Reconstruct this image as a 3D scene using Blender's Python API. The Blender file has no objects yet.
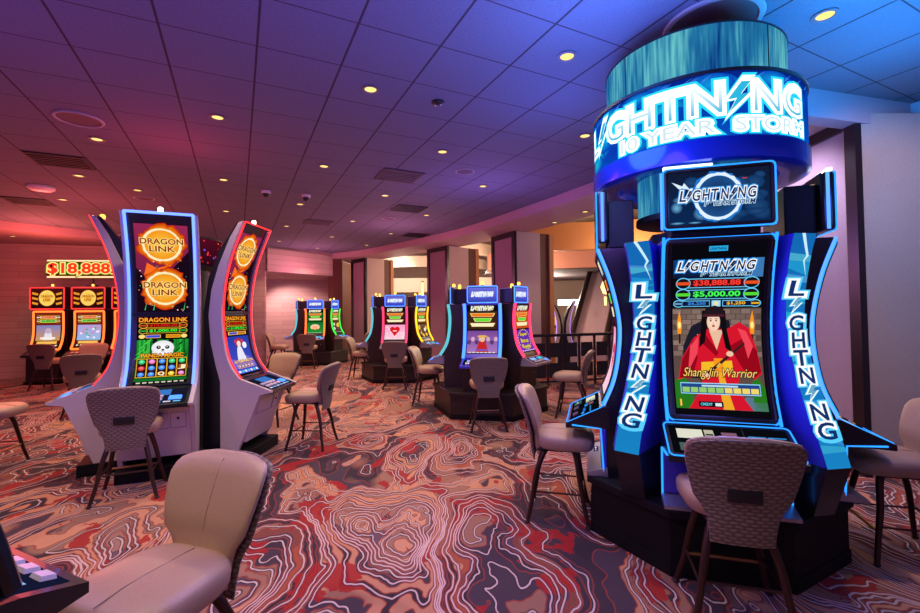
import bpy, bmesh, math, random
from mathutils import Vector, Matrix
from mathutils.geometry import tessellate_polygon
random.seed(7)
SC = bpy.context.scene
COL = SC.collection
PI = math.pi
R = math.radians

def S(r, g, b):
    def f(c):
        c /= 255.0
        return c / 12.92 if c <= 0.04045 else ((c + 0.055) / 1.055) ** 2.4
    return (f(r), f(g), f(b))

# ------------------------------------------------------------------ materials
def new_mat(name):
    m = bpy.data.materials.new(name); m.use_nodes = True
    nt = m.node_tree
    return m, nt, nt.nodes['Principled BSDF']

def N(nt, t, **kw):
    n = nt.nodes.new(t)
    for k, v in kw.items():
        if k.startswith('_'):
            n.inputs[int(k[1:])].default_value = v
        else:
            setattr(n, k, v)
    return n

def math_node(nt, op, a=None, b=None, clamp=False):
    n = N(nt, 'ShaderNodeMath', operation=op); n.use_clamp = clamp
    for i, x in enumerate((a, b)):
        if x is None: continue
        if isinstance(x, (int, float)): n.inputs[i].default_value = x
        else: nt.links.new(x, n.inputs[i])
    return n.outputs[0]

def mix_col(nt, fac, a, b):
    n = N(nt, 'ShaderNodeMix', data_type='RGBA')
    for i, x in ((0, fac), (6, a), (7, b)):
        if isinstance(x, (int, float)): n.inputs[i].default_value = x
        elif isinstance(x, tuple): n.inputs[i].default_value = (*x[:3], 1)
        else: nt.links.new(x, n.inputs[i])
    return n.outputs[2]

def plain(name, col, rough=0.5, metal=0.0, bump=0.0, bscale=60.0, coat=0.0, vary=0.06):
    m, nt, p = new_mat(name)
    tc = N(nt, 'ShaderNodeTexCoord')
    no = N(nt, 'ShaderNodeTexNoise'); no.inputs['Scale'].default_value = bscale; no.inputs['Detail'].default_value = 3
    nt.links.new(tc.outputs['Object'], no.inputs['Vector'])
    c2 = tuple(min(1, c * (1 + 2 * vary)) for c in col); c1 = tuple(c * (1 - 2 * vary) for c in col)
    nt.links.new(mix_col(nt, no.outputs['Fac'], c1, c2), p.inputs['Base Color'])
    p.inputs['Roughness'].default_value = rough; p.inputs['Metallic'].default_value = metal
    p.inputs['Coat Weight'].default_value = coat
    if bump:
        b = N(nt, 'ShaderNodeBump'); b.inputs['Strength'].default_value = bump; b.inputs['Distance'].default_value = 0.003
        nt.links.new(no.outputs['Fac'], b.inputs['Height']); nt.links.new(b.outputs[0], p.inputs['Normal'])
    return m

def glow(name, col, strength):
    m = bpy.data.materials.new(name); m.use_nodes = True
    nt = m.node_tree; nt.nodes.clear()
    e = N(nt, 'ShaderNodeEmission'); o = N(nt, 'ShaderNodeOutputMaterial')
    e.inputs[0].default_value = (*col, 1); e.inputs[1].default_value = strength
    nt.links.new(e.outputs[0], o.inputs[0])
    return m

M = {}
M['black'] = plain('black_gloss_panel', (0.012, 0.012, 0.015), 0.28, coat=0.2)
M['blackmatte'] = plain('black_satin', (0.012, 0.011, 0.013), 0.6)
M['plinth'] = plain('black_laminate', (0.006, 0.006, 0.007), 0.6)
M['plinth'].node_tree.nodes['Principled BSDF'].inputs['Specular IOR Level'].default_value = 0.2
M['plinth_brown'] = plain('dark_espresso_wood', (0.016, 0.008, 0.006), 0.4)
M['cab_brown'] = plain('espresso_cabinet', (0.024, 0.010, 0.008), 0.42)
M['fin'] = plain('silver_grey_paint', S(206, 194, 190), 0.42, bump=0.15, bscale=300)
M['glow_indigo'] = plain('blue_glow_satin_paint', S(72, 66, 205), 0.35, metal=0.15)  # blue LED glow on the cabinets is put into this colour
M['rimblue'] = plain('blue_gloss_rim', S(24, 66, 200), 0.22, metal=0.3, coat=0.3)
M['deckgrey'] = plain('grey_deck_plastic', S(120, 116, 122), 0.4)
M['silver'] = plain('brushed_silver', S(170, 170, 185), 0.3, metal=0.7)
M['button'] = plain('button_plastic', S(215, 205, 215), 0.3)
M['bronze'] = plain('bronze_leg_metal', S(70, 48, 40), 0.35, metal=0.6)
M['brass'] = plain('brass_footrest', S(170, 125, 75), 0.3, metal=0.9)
M['white'] = plain('white_plastic', S(225, 222, 220), 0.4)
M['trimwhite'] = plain('lamp_trim', S(110, 102, 108), 0.5)
M['handle'] = plain('black_handle', (0.01, 0.01, 0.012), 0.4)

def vinyl():
    m, nt, p = new_mat('taupe_vinyl')
    tc = N(nt, 'ShaderNodeTexCoord')
    mp = N(nt, 'ShaderNodeMapping'); mp.inputs['Scale'].default_value = (220, 220, 220)
    nt.links.new(tc.outputs['Object'], mp.inputs[0])
    w = N(nt, 'ShaderNodeTexNoise'); w.inputs['Scale'].default_value = 1.0
    nt.links.new(mp.outputs[0], w.inputs['Vector'])
    nt.links.new(mix_col(nt, w.outputs['Fac'], S(158, 130, 106), S(190, 158, 130)), p.inputs['Base Color'])
    p.inputs['Roughness'].default_value = 0.42
    b = N(nt, 'ShaderNodeBump'); b.inputs['Strength'].default_value = 0.15; b.inputs['Distance'].default_value = 0.002
    nt.links.new(w.outputs['Fac'], b.inputs['Height']); nt.links.new(b.outputs[0], p.inputs['Normal'])
    return m
M['vinyl'] = vinyl()

def quilt():
    m, nt, p = new_mat('quilted_shell_fabric')
    tc = N(nt, 'ShaderNodeTexCoord')
    sx = N(nt, 'ShaderNodeSeparateXYZ'); nt.links.new(tc.outputs['Object'], sx.inputs[0])
    row = math_node(nt, 'MULTIPLY', sx.outputs['Z'], 55)
    wob = N(nt, 'ShaderNodeTexNoise'); wob.inputs['Scale'].default_value = 9
    nt.links.new(tc.outputs['Object'], wob.inputs['Vector'])
    row = math_node(nt, 'ADD', row, math_node(nt, 'MULTIPLY', wob.outputs['Fac'], 2.0))
    off = math_node(nt, 'MULTIPLY', math_node(nt, 'FLOOR', row), 0.5)
    cx = math_node(nt, 'FRACT', math_node(nt, 'ADD', math_node(nt, 'MULTIPLY', sx.outputs['X'], 22), off))
    fy = math_node(nt, 'FRACT', row)
    bx = math_node(nt, 'SINE', math_node(nt, 'MULTIPLY', cx, PI))
    by = math_node(nt, 'SINE', math_node(nt, 'MULTIPLY', fy, PI))
    h = math_node(nt, 'MULTIPLY', bx, by)
    nt.links.new(mix_col(nt, h, S(90, 78, 72), S(146, 130, 118)), p.inputs['Base Color'])
    p.inputs['Roughness'].default_value = 0.5
    b = N(nt, 'ShaderNodeBump'); b.inputs['Strength'].default_value = 0.45; b.inputs['Distance'].default_value = 0.005
    nt.links.new(h, b.inputs['Height']); nt.links.new(b.outputs[0], p.inputs['Normal'])
    return m
M['quilt'] = quilt()

def screen_mat(name, k):
    m = bpy.data.materials.new(name); m.use_nodes = True
    nt = m.node_tree; nt.nodes.clear()
    a = N(nt, 'ShaderNodeAttribute'); a.attribute_name = 'Col'
    e = N(nt, 'ShaderNodeEmission'); e.inputs[1].default_value = k
    o = N(nt, 'ShaderNodeOutputMaterial')
    nt.links.new(a.outputs['Color'], e.inputs[0]); nt.links.new(e.outputs[0], o.inputs[0])
    return m
M['screen'] = screen_mat('lit_screen', 1.0)
M['sign'] = screen_mat('lit_sign', 1.25)

def carpet():
    m, nt, p = new_mat('swirl_carpet')
    tc = N(nt, 'ShaderNodeTexCoord')
    def noise(scale, detail, vec, dist=0.0, rough=0.5):
        n = N(nt, 'ShaderNodeTexNoise'); n.inputs['Scale'].default_value = scale
        n.inputs['Detail'].default_value = detail; n.inputs['Distortion'].default_value = dist
        n.inputs['Roughness'].default_value = rough
        nt.links.new(vec, n.inputs['Vector']); return n
    mp = N(nt, 'ShaderNodeMapping'); mp.inputs['Rotation'].default_value = (0, 0, R(27)); mp.inputs['Scale'].default_value = (1.0, 0.62, 1)
    nt.links.new(tc.outputs['Object'], mp.inputs[0])
    o = mp.outputs[0]
    def vadd(a, b):
        n = N(nt, 'ShaderNodeVectorMath', operation='ADD'); nt.links.new(a, n.inputs[0])
        if isinstance(b, tuple): n.inputs[1].default_value = b
        else: nt.links.new(b, n.inputs[1])
        return n.outputs[0]
    def vscale(a, k):
        n = N(nt, 'ShaderNodeVectorMath', operation='SCALE'); n.inputs[3].default_value = k; nt.links.new(a, n.inputs[0]); return n.outputs[0]
    def flow(p):
        a = vadd(p, vscale(noise(1.3, 1.0, p).outputs['Color'], 0.85))
        b = vadd(vadd(a, vscale(noise(6.0, 0.0, p).outputs['Color'], 0.13)), vscale(noise(17.0, 0.0, p).outputs['Color'], 0.035))
        return noise(1.25, 0.0, b).outputs['Fac'], a
    v, vb = flow(o)
    e = 0.004; K = 40.0
    vx, _ = flow(vadd(o, (e, 0, 0))); vy, _ = flow(vadd(o, (0, e, 0)))
    gx = math_node(nt, 'SUBTRACT', vx, v); gy = math_node(nt, 'SUBTRACT', vy, v)
    g = math_node(nt, 'SQRT', math_node(nt, 'ADD', math_node(nt, 'MULTIPLY', gx, gx), math_node(nt, 'MULTIPLY', gy, gy)))
    g = math_node(nt, 'MAXIMUM', math_node(nt, 'MULTIPLY', g, K / e), 0.6)
    k = math_node(nt, 'MULTIPLY', v, K)
    fr = math_node(nt, 'FRACT', k); idx = math_node(nt, 'FLOOR', k)
    wn = N(nt, 'ShaderNodeTexWhiteNoise', noise_dimensions='1D'); nt.links.new(idx, wn.inputs['W'])
    rp = N(nt, 'ShaderNodeValToRGB'); rp.color_ramp.interpolation = 'CONSTANT'
    cols = [(0.0, S(64, 48, 62)), (0.26, S(190, 132, 100)), (0.46, S(98, 74, 88)), (0.62, S(200, 144, 112)), (0.76, S(44, 30, 42)), (0.88, S(158, 78, 50))]
    els = rp.color_ramp.elements
    els[0].position = 0; els[0].color = (*cols[0][1], 1)
    els[1].position = cols[1][0]; els[1].color = (*cols[1][1], 1)
    for q, c in cols[2:]:
        el = els.new(q); el.color = (*c, 1)
    nt.links.new(wn.outputs['Value'], rp.inputs[0])
    base = rp.outputs[0]
    fld = noise(1.1, 1.0, vb).outputs['Fac']
    f2 = N(nt, 'ShaderNodeMapRange'); f2.inputs[1].default_value = 0.56; f2.inputs[2].default_value = 0.575
    nt.links.new(fld, f2.inputs[0])
    base = mix_col(nt, math_node(nt, 'MULTIPLY', f2.outputs[0], 0.45), base, S(206, 150, 116))
    f3 = N(nt, 'ShaderNodeMapRange'); f3.inputs[1].default_value = 0.46; f3.inputs[2].default_value = 0.445
    nt.links.new(fld, f3.inputs[0])
    base = mix_col(nt, math_node(nt, 'MULTIPLY', f3.outputs[0], 0.5), base, S(58, 42, 56))
    # red splashes
    rd = noise(3.0, 4.0, o, 0.8, 0.55).outputs['Fac']
    f4 = N(nt, 'ShaderNodeMapRange'); f4.inputs[1].default_value = 0.567; f4.inputs[2].default_value = 0.573
    nt.links.new(rd, f4.inputs[0])
    base = mix_col(nt, math_node(nt, 'MULTIPLY', f4.outputs[0], 0.92), base, S(156, 6, 12))
    # threads of even width along the contours
    d1 = math_node(nt, 'DIVIDE', math_node(nt, 'ABSOLUTE', math_node(nt, 'SUBTRACT', fr, 0.5)), g)
    d2 = math_node(nt, 'DIVIDE', math_node(nt, 'SUBTRACT', 0.5, math_node(nt, 'ABSOLUTE', math_node(nt, 'SUBTRACT', fr, 0.5))), g)
    odd = math_node(nt, 'GREATER_THAN', math_node(nt, 'FRACT', math_node(nt, 'MULTIPLY', wn.outputs['Value'], 7.3)), 0.12)
    dk = math_node(nt, 'MULTIPLY', math_node(nt, 'LESS_THAN', d1, 0.0115), odd)
    base = mix_col(nt, math_node(nt, 'MULTIPLY', dk, 0.72), base, S(48, 28, 38))
    ru = math_node(nt, 'LESS_THAN', d2, 0.0040)
    base = mix_col(nt, math_node(nt, 'MULTIPLY', ru, 0.75), base, S(150, 52, 34))
    ln = math_node(nt, 'MULTIPLY', math_node(nt, 'LESS_THAN', d1, 0.0045), odd)
    base = mix_col(nt, math_node(nt, 'MULTIPLY', ln, 0.85), base, S(214, 188, 184))
    yarn = N(nt, 'ShaderNodeTexWave'); yarn.inputs['Scale'].default_value = 30; yarn.inputs['Distortion'].default_value = 1.5
    nt.links.new(o, yarn.inputs['Vector'])
    base = mix_col(nt, math_node(nt, 'MULTIPLY', yarn.outputs['Fac'], 0.22), base, S(50, 30, 36))
    nt.links.new(base, p.inputs['Base Color'])
    p.inputs['Roughness'].default_value = 0.95
    fine = noise(260, 2, o)
    b = N(nt, 'ShaderNodeBump'); b.inputs['Strength'].default_value = 0.3; b.inputs['Distance'].default_value = 0.004
    nt.links.new(fine.outputs['Fac'], b.inputs['Height']); nt.links.new(b.outputs[0], p.inputs['Normal'])
    return m
M['carpet'] = carpet()

GRID = R(26.5); TA, TB, A0, B0 = 0.588, 0.622, 3.03, -1.74
def ceil_tiles():
    m, nt, p = new_mat('acoustic_ceiling_tiles')
    tc = N(nt, 'ShaderNodeTexCoord')
    sx = N(nt, 'ShaderNodeSeparateXYZ'); nt.links.new(tc.outputs['Object'], sx.inputs[0])
    c, s = math.cos(GRID), math.sin(GRID)
    def lin(a, b, o, t):
        q = math_node(nt, 'ADD', math_node(nt, 'MULTIPLY', sx.outputs['X'], a), math_node(nt, 'MULTIPLY', sx.outputs['Y'], b))
        return math_node(nt, 'DIVIDE', math_node(nt, 'SUBTRACT', q, o), t)
    ga = lin(-s, c, A0, TA); gb = lin(c, s, B0, TB)
    def line(g, w):
        f = math_node(nt, 'FRACT', math_node(nt, 'ADD', g, 0.5))
        return math_node(nt, 'LESS_THAN', math_node(nt, 'ABSOLUTE', math_node(nt, 'SUBTRACT', f, 0.5)), w)
    la = line(ga, 0.009); lb = line(gb, 0.014)
    no = N(nt, 'ShaderNodeTexNoise'); no.inputs['Scale'].default_value = 60; no.inputs['Detail'].default_value = 4
    nt.links.new(tc.outputs['Object'], no.inputs['Vector'])
    col = mix_col(nt, no.outputs['Fac'], S(94, 92, 108), S(122, 120, 138))
    col = mix_col(nt, math_node(nt, 'MAXIMUM', la, lb), col, S(60, 44, 54))
    nt.links.new(col, p.inputs['Base Color']); p.inputs['Roughness'].default_value = 0.85
    h = math_node(nt, 'SUBTRACT', math_node(nt, 'MULTIPLY', no.outputs['Fac'], 0.3), math_node(nt, 'MAXIMUM', la, lb))
    b = N(nt, 'ShaderNodeBump'); b.inputs['Strength'].default_value = 0.5; b.inputs['Distance'].default_value = 0.01
    nt.links.new(h, b.inputs['Height']); nt.links.new(b.outputs[0], p.inputs['Normal'])
    return m
M['ceil'] = ceil_tiles()

def planks(name, c1, c2, cm):
    m, nt, p = new_mat(name)
    tc = N(nt, 'ShaderNodeTexCoord')
    sx = N(nt, 'ShaderNodeSeparateXYZ'); nt.links.new(tc.outputs['Object'], sx.inputs[0])
    cb = N(nt, 'ShaderNodeCombineXYZ'); nt.links.new(sx.outputs['X'], cb.inputs[0]); nt.links.new(sx.outputs['Z'], cb.inputs[1])
    br = N(nt, 'ShaderNodeTexBrick'); br.offset = 0.37
    br.inputs['Color1'].default_value = (*c1, 1); br.inputs['Color2'].default_value = (*c2, 1); br.inputs['Mortar'].default_value = (*cm, 1)
    br.inputs['Scale'].default_value = 1; br.inputs['Mortar Size'].default_value = 0.006; br.inputs['Bias'].default_value = 0.0
    br.inputs['Brick Width'].default_value = 1.7; br.inputs['Row Height'].default_value = 0.16
    nt.links.new(cb.outputs[0], br.inputs['Vector'])
    mp = N(nt, 'ShaderNodeMapping'); mp.inputs['Scale'].default_value = (1.5, 1, 22); nt.links.new(tc.outputs['Object'], mp.inputs[0])
    no = N(nt, 'ShaderNodeTexNoise'); no.inputs['Scale'].default_value = 1.5; no.inputs['Detail'].default_value = 5
    nt.links.new(mp.outputs[0], no.inputs['Vector'])
    nt.links.new(mix_col(nt, math_node(nt, 'MULTIPLY', no.outputs['Fac'], 0.4), br.outputs['Color'], cm), p.inputs['Base Color'])
    p.inputs['Roughness'].default_value = 0.55
    return m
M['planks'] = planks('pale_wood_planks', S(206, 174, 160), S(186, 156, 144), S(164, 134, 124))
M['fabricwall'] = plain('textured_wall_fabric', S(168, 150, 150), 0.8, bump=0.5, bscale=90, vary=0.1)
M['mauve'] = plain('mauve_panel_fabric', S(150, 118, 124), 0.8, bump=0.3, bscale=120)
M['frame'] = plain('dark_frame_wood', S(34, 22, 26), 0.3, vary=0.1)
M['collit'] = plain('cream_column_plaster', S(206, 182, 170), 0.75)
M['colbrown'] = plain('brown_column_return', S(104, 62, 48), 0.6)
M['oak'] = plain('amber_oak_edge', S(196, 134, 78), 0.5)
M['cream'] = plain('cream_plaster', S(226, 204, 184), 0.8)
M['pinkband'] = plain('salmon_plaster', S(196, 140, 122), 0.8)
M['soffit'] = plain('soffit_plaster', S(176, 140, 140), 0.8)
M['lilac'] = plain('lilac_grey_plaster', S(168, 146, 160), 0.8)
M['bluewall'] = plain('pale_blue_wall', S(150, 165, 190), 0.8)
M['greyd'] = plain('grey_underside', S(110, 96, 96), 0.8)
M['vent'] = plain('dark_vent_metal', S(30, 22, 26), 0.7)
M['ventlit'] = plain('dim_vent_metal', S(96, 78, 84), 0.7)
M['ring'] = plain('speaker_ring', S(168, 160, 164), 0.7)
M['lamp'] = glow('lamp_disc', S(255, 206, 120), 1.7)
M['beacon_w'] = glow('beacon_white', S(255, 240, 200), 5.0)
M['beacon_y'] = glow('beacon_yellow', S(255, 190, 70), 3.5)
M['led_blue'] = glow('led_blue', (0.09, 0.17, 1.0), 3.6)
M['led_ice'] = glow('led_ice', (0.06, 0.20, 1.0), 2.6)
M['led_cyan'] = glow('led_cyan', (0.02, 0.26, 0.95), 1.8)
M['led_red'] = glow('led_red', (1.0, 0.03, 0.03), 2.2)
M['led_orange'] = glow('led_orange', (1.0, 0.12, 0.02), 3.2)
M['led_pink'] = glow('led_pink', (1.0, 0.04, 0.12), 2.2)
M['led_green'] = glow('led_green', (0.03, 0.8, 0.06), 1.7)
M['led_yellow'] = glow('led_yellow', (1.0, 0.55, 0.02), 1.8)
M['led_teal'] = glow('led_teal', (0.12, 0.55, 0.65), 1.1)
M['led_violet'] = glow('led_violet', (0.45, 0.25, 1.0), 2.2)
M['led_amber'] = glow('led_amber', (1.0, 0.55, 0.2), 3.0)
M['led_white'] = glow('led_white', (0.8, 0.9, 1.0), 2.5)

def led_wall(name, k, dark, mid, hi):
    m = bpy.data.materials.new(name); m.use_nodes = True
    nt = m.node_tree; nt.nodes.clear()
    tc = N(nt, 'ShaderNodeTexCoord')
    mp = N(nt, 'ShaderNodeMapping'); mp.inputs['Scale'].default_value = (3.0, 3.0, 0.8); nt.links.new(tc.outputs['Object'], mp.inputs[0])
    n1 = N(nt, 'ShaderNodeTexNoise'); n1.inputs['Scale'].default_value = 1.0; n1.inputs['Detail'].default_value = 4; nt.links.new(mp.outputs[0], n1.inputs['Vector'])
    mp2 = N(nt, 'ShaderNodeMapping'); mp2.inputs['Scale'].default_value = (46, 46, 3.0); nt.links.new(tc.outputs['Object'], mp2.inputs[0])
    n2 = N(nt, 'ShaderNodeTexNoise'); n2.inputs['Scale'].default_value = 1.0; n2.inputs['Detail'].default_value = 2; nt.links.new(mp2.outputs[0], n2.inputs['Vector'])
    f = math_node(nt, 'ADD', math_node(nt, 'MULTIPLY', n1.outputs['Fac'], 0.65), math_node(nt, 'MULTIPLY', n2.outputs['Fac'], 0.4))
    rp = N(nt, 'ShaderNodeValToRGB'); els = rp.color_ramp.elements
    els[0].position = 0.36; els[0].color = (*dark, 1); els[1].position = 0.70; els[1].color = (*hi, 1)
    e2 = els.new(0.52); e2.color = (*mid, 1)
    nt.links.new(f, rp.inputs[0])
    e = N(nt, 'ShaderNodeEmission'); e.inputs[1].default_value = k; nt.links.new(rp.outputs[0], e.inputs[0])
    o = N(nt, 'ShaderNodeOutputMaterial'); nt.links.new(e.outputs[0], o.inputs[0])
    return m
M['ledwall'] = led_wall('teal_led_wall', 0.95, S(8, 52, 130), S(36, 122, 170), S(110, 205, 210))

# ------------------------------------------------------------------ mesh helpers
def tag(o, label=None, cat=None, group=None, kind=None):
    if label: o['label'] = label
    if cat: o['category'] = cat
    if group: o['group'] = group
    if kind: o['kind'] = kind
    return o

def obj(name, bm, mats, parent=None, smooth=False, loc=None, rotz=None):
    if not isinstance(mats, (list, tuple)): mats = [mats]
    bmesh.ops.recalc_face_normals(bm, faces=bm.faces)
    me = bpy.data.meshes.new(name); bm.to_mesh(me); bm.free()
    for m in mats: me.materials.append(m)
    if smooth:
        for p in me.polygons: p.use_smooth = True
        try: me.set_sharp_from_angle(angle=R(38))
        except Exception: pass
    o = bpy.data.objects.new(name, me); COL.objects.link(o)
    if parent: o.parent = parent
    if loc: o.location = loc
    if rotz is not None: o.rotation_euler = (0, 0, rotz)
    return o

def empty(name, loc, rz=0.0, label=None, cat=None, group=None):
    o = bpy.data.objects.new(name, None); COL.objects.link(o)
    o.empty_display_size = 0.1
    o.location = loc; o.rotation_euler = (0, 0, rz)
    return tag(o, label, cat, group)

def copy_tree(o, parent=None):
    c = o.copy(); COL.objects.link(c)
    if parent: c.parent = parent
    for ch in list(o.children): copy_tree(ch, c)
    return c

def box(bm, x0, x1, y0, y1, z0, z1, bev=0.0, mi=0):
    vs = [bm.verts.new((x, y, z)) for z in (z0, z1) for y in (y0, y1) for x in (x0, x1)]
    fs = [bm.faces.new([vs[i] for i in q]) for q in ((0, 2, 3, 1), (4, 5, 7, 6), (0, 1, 5, 4), (2, 6, 7, 3), (0, 4, 6, 2), (1, 3, 7, 5))]
    for f in fs: f.material_index = mi
    if bev > 0:
        es = list({e for f in fs for e in f.edges})
        bmesh.ops.bevel(bm, geom=es, offset=bev, segments=3, profile=0.5, affect='EDGES', material=mi)
    return fs

def tube(bm, pts, r, n=8, closed=False, mi=0, flat=1.0):
    pts = [Vector(p) for p in pts]
    rs = r if isinstance(r, (list, tuple)) else [r] * len(pts)
    rings = []
    prev = None
    L = len(pts)
    for i, p in enumerate(pts):
        if closed: t = (pts[(i + 1) % L] - pts[i - 1]).normalized()
        else: t = (pts[min(i + 1, L - 1)] - pts[max(i - 1, 0)]).normalized()
        if prev is None:
            a = Vector((0, 0, 1)) if abs(t.z) < 0.9 else Vector((1, 0, 0))
            u = t.cross(a).normalized()
        else:
            u = (prev - t * prev.dot(t)).normalized()
        prev = u; w = t.cross(u)
        rings.append([bm.verts.new(p + (u * math.cos(2 * PI * k / n) + w * math.sin(2 * PI * k / n) * flat) * rs[i]) for k in range(n)])
    m = L if closed else L - 1
    for i in range(m):
        a, b = rings[i], rings[(i + 1) % L]
        for k in range(n):
            f = bm.faces.new((a[k], a[(k + 1) % n], b[(k + 1) % n], b[k])); f.material_index = mi
    if not closed:
        for q in (rings[0][::-1], rings[-1]):
            f = bm.faces.new(q); f.material_index = mi

def lathe(bm, prof, n=32, c=(0, 0, 0), mi=0, a0=0.0, a1=2 * PI, cap=True):
    full = abs(a1 - a0 - 2 * PI) < 1e-6
    m = n if full else n + 1
    rings = []
    for (r, z) in prof:
        rings.append([bm.verts.new((c[0] + r * math.cos(a0 + (a1 - a0) * k / n), c[1] + r * math.sin(a0 + (a1 - a0) * k / n), c[2] + z)) for k in range(m)])
    for i in range(len(prof) - 1):
        for k in range(n):
            j = (k + 1) % m
            f = bm.faces.new((rings[i][k], rings[i][j], rings[i + 1][j], rings[i + 1][k])); f.material_index = mi
    if cap:
        for rg in (rings[0], rings[-1]):
            f = bm.faces.new(rg); f.material_index = mi

def prism_x(bm, pts, x0, x1, mi=0, bev=0.0):
    """pts = (y, z) outline, extruded along x"""
    a = [bm.verts.new((x0, y, z)) for y, z in pts]; b = [bm.verts.new((x1, y, z)) for y, z in pts]
    n = len(pts)
    fs = [bm.faces.new(a[::-1]), bm.faces.new(b)]
    for i in range(n):
        j = (i + 1) % n
        fs.append(bm.faces.new((a[i], a[j], b[j], b[i])))
    for f in fs: f.material_index = mi
    if bev:
        es = list(fs[0].edges) + list(fs[1].edges)
        bmesh.ops.bevel(bm, geom=es, offset=bev, segments=2, profile=0.5, affect='EDGES', material=mi)
        fs = [f for f in bm.faces]
    bm.normal_update()
    bmesh.ops.triangulate(bm, faces=[f for f in bm.faces if len(f.verts) > 4], ngon_method='EAR_CLIP')

def prism_z(bm, pts, z0, z1, mi=0, bev=0.0):
    a = [bm.verts.new((x, y, z0)) for x, y in pts]; b = [bm.verts.new((x, y, z1)) for x, y in pts]
    n = len(pts)
    fs = [bm.faces.new(a[::-1]), bm.faces.new(b)]
    for i in range(n):
        j = (i + 1) % n
        fs.append(bm.faces.new((a[i], a[j], b[j], b[i])))
    for f in fs: f.material_index = mi
    if bev:
        bmesh.ops.bevel(bm, geom=list(fs[1].edges), offset=bev, segments=2, profile=0.5, affect='EDGES', material=mi)
    bm.normal_update()
    bmesh.ops.triangulate(bm, faces=[f for f in bm.faces if len(f.verts) > 4], ngon_method='EAR_CLIP')

def spline(pts, n=8):
    P = [pts[0]] + list(pts) + [pts[-1]]
    out = []
    for i in range(1, len(P) - 2):
        p0, p1, p2, p3 = [Vector(q) for q in P[i - 1:i + 3]]
        for k in range(n):
            t = k / n
            out.append(0.5 * ((2 * p1) + (p2 - p0) * t + (2 * p0 - 5 * p1 + 4 * p2 - p3) * t * t + (3 * p1 - p0 - 3 * p2 + p3) * t ** 3))
    out.append(Vector(pts[-1]))
    return out

class Curve:
    """side profile of a screen, (y, z) from bottom to top; front is -y"""
    def __init__(s, pts, n=10):
        s.p = [Vector((a, b)) for a, b in [tuple(q) for q in spline([(*q,) if len(q) == 2 else q for q in pts], n)]]
        s.L = [0.0]
        for a, b in zip(s.p, s.p[1:]): s.L.append(s.L[-1] + (b - a).length)
        s.len = s.L[-1]
    def at(s, v):
        v = max(0.0, min(s.len, v))
        for i in range(len(s.L) - 1):
            if v <= s.L[i + 1] + 1e-9: break
        t = (v - s.L[i]) / max(1e-9, s.L[i + 1] - s.L[i])
        p = s.p[i].lerp(s.p[i + 1], t)
        a = s.p[max(i - 1, 0)]; b = s.p[min(i + 2, len(s.p) - 1)]
        d = (b - a).normalized()
        return p, Vector((-d.y, d.x))       # normal towards -y
    def at_z(s, z):
        for i in range(len(s.p) - 1):
            if s.p[i].y <= z <= s.p[i + 1].y:
                return s.L[i] + (z - s.p[i].y) / max(1e-9, s.p[i + 1].y - s.p[i].y) * (s.L[i + 1] - s.L[i])
        return 0.0 if z < s.p[0].y else s.len
    def mapper(s, v0=0.0, off=0.0):
        def f(u, v, d):
            p, n = s.at(v0 + v); q = p + n * (d + off)
            return Vector((u, q.x, q.y))
        return f

def flat_map(y=0.0, z0=0.0, tilt=0.0, x0=0.0):
    """upright panel facing -y, tilted back by tilt (top moves to +y)"""
    c, s = math.cos(tilt), math.sin(tilt)
    def f(u, v, d):
        return Vector((x0 + u, y + v * s - d * c, z0 + v * c + d * s))
    return f

# ------------------------------------------------------------------ lettering and pictures on screens
_tc = {}
def text_mesh(s, off=0.0, shear=0.0, res=3):
    k = (s, round(off, 4), shear, res)
    if k in _tc: return _tc[k]
    cu = bpy.data.curves.new('t', 'FONT'); cu.body = s; cu.size = 1.0; cu.offset = off; cu.shear = shear
    cu.resolution_u = res; cu.fill_mode = 'FRONT'
    o = bpy.data.objects.new('t', cu); COL.objects.link(o)
    bpy.context.view_layer.update()
    dg = bpy.context.evaluated_depsgraph_get()
    me = o.evaluated_get(dg).to_mesh()
    vs = [(v.co.x, v.co.y) for v in me.vertices]
    fs = [tuple(p.vertices) for p in me.polygons]
    o.evaluated_get(dg).to_mesh_clear()
    bpy.data.objects.remove(o); bpy.data.curves.remove(cu)
    _tc[k] = (vs, fs)
    return _tc[k]

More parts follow.
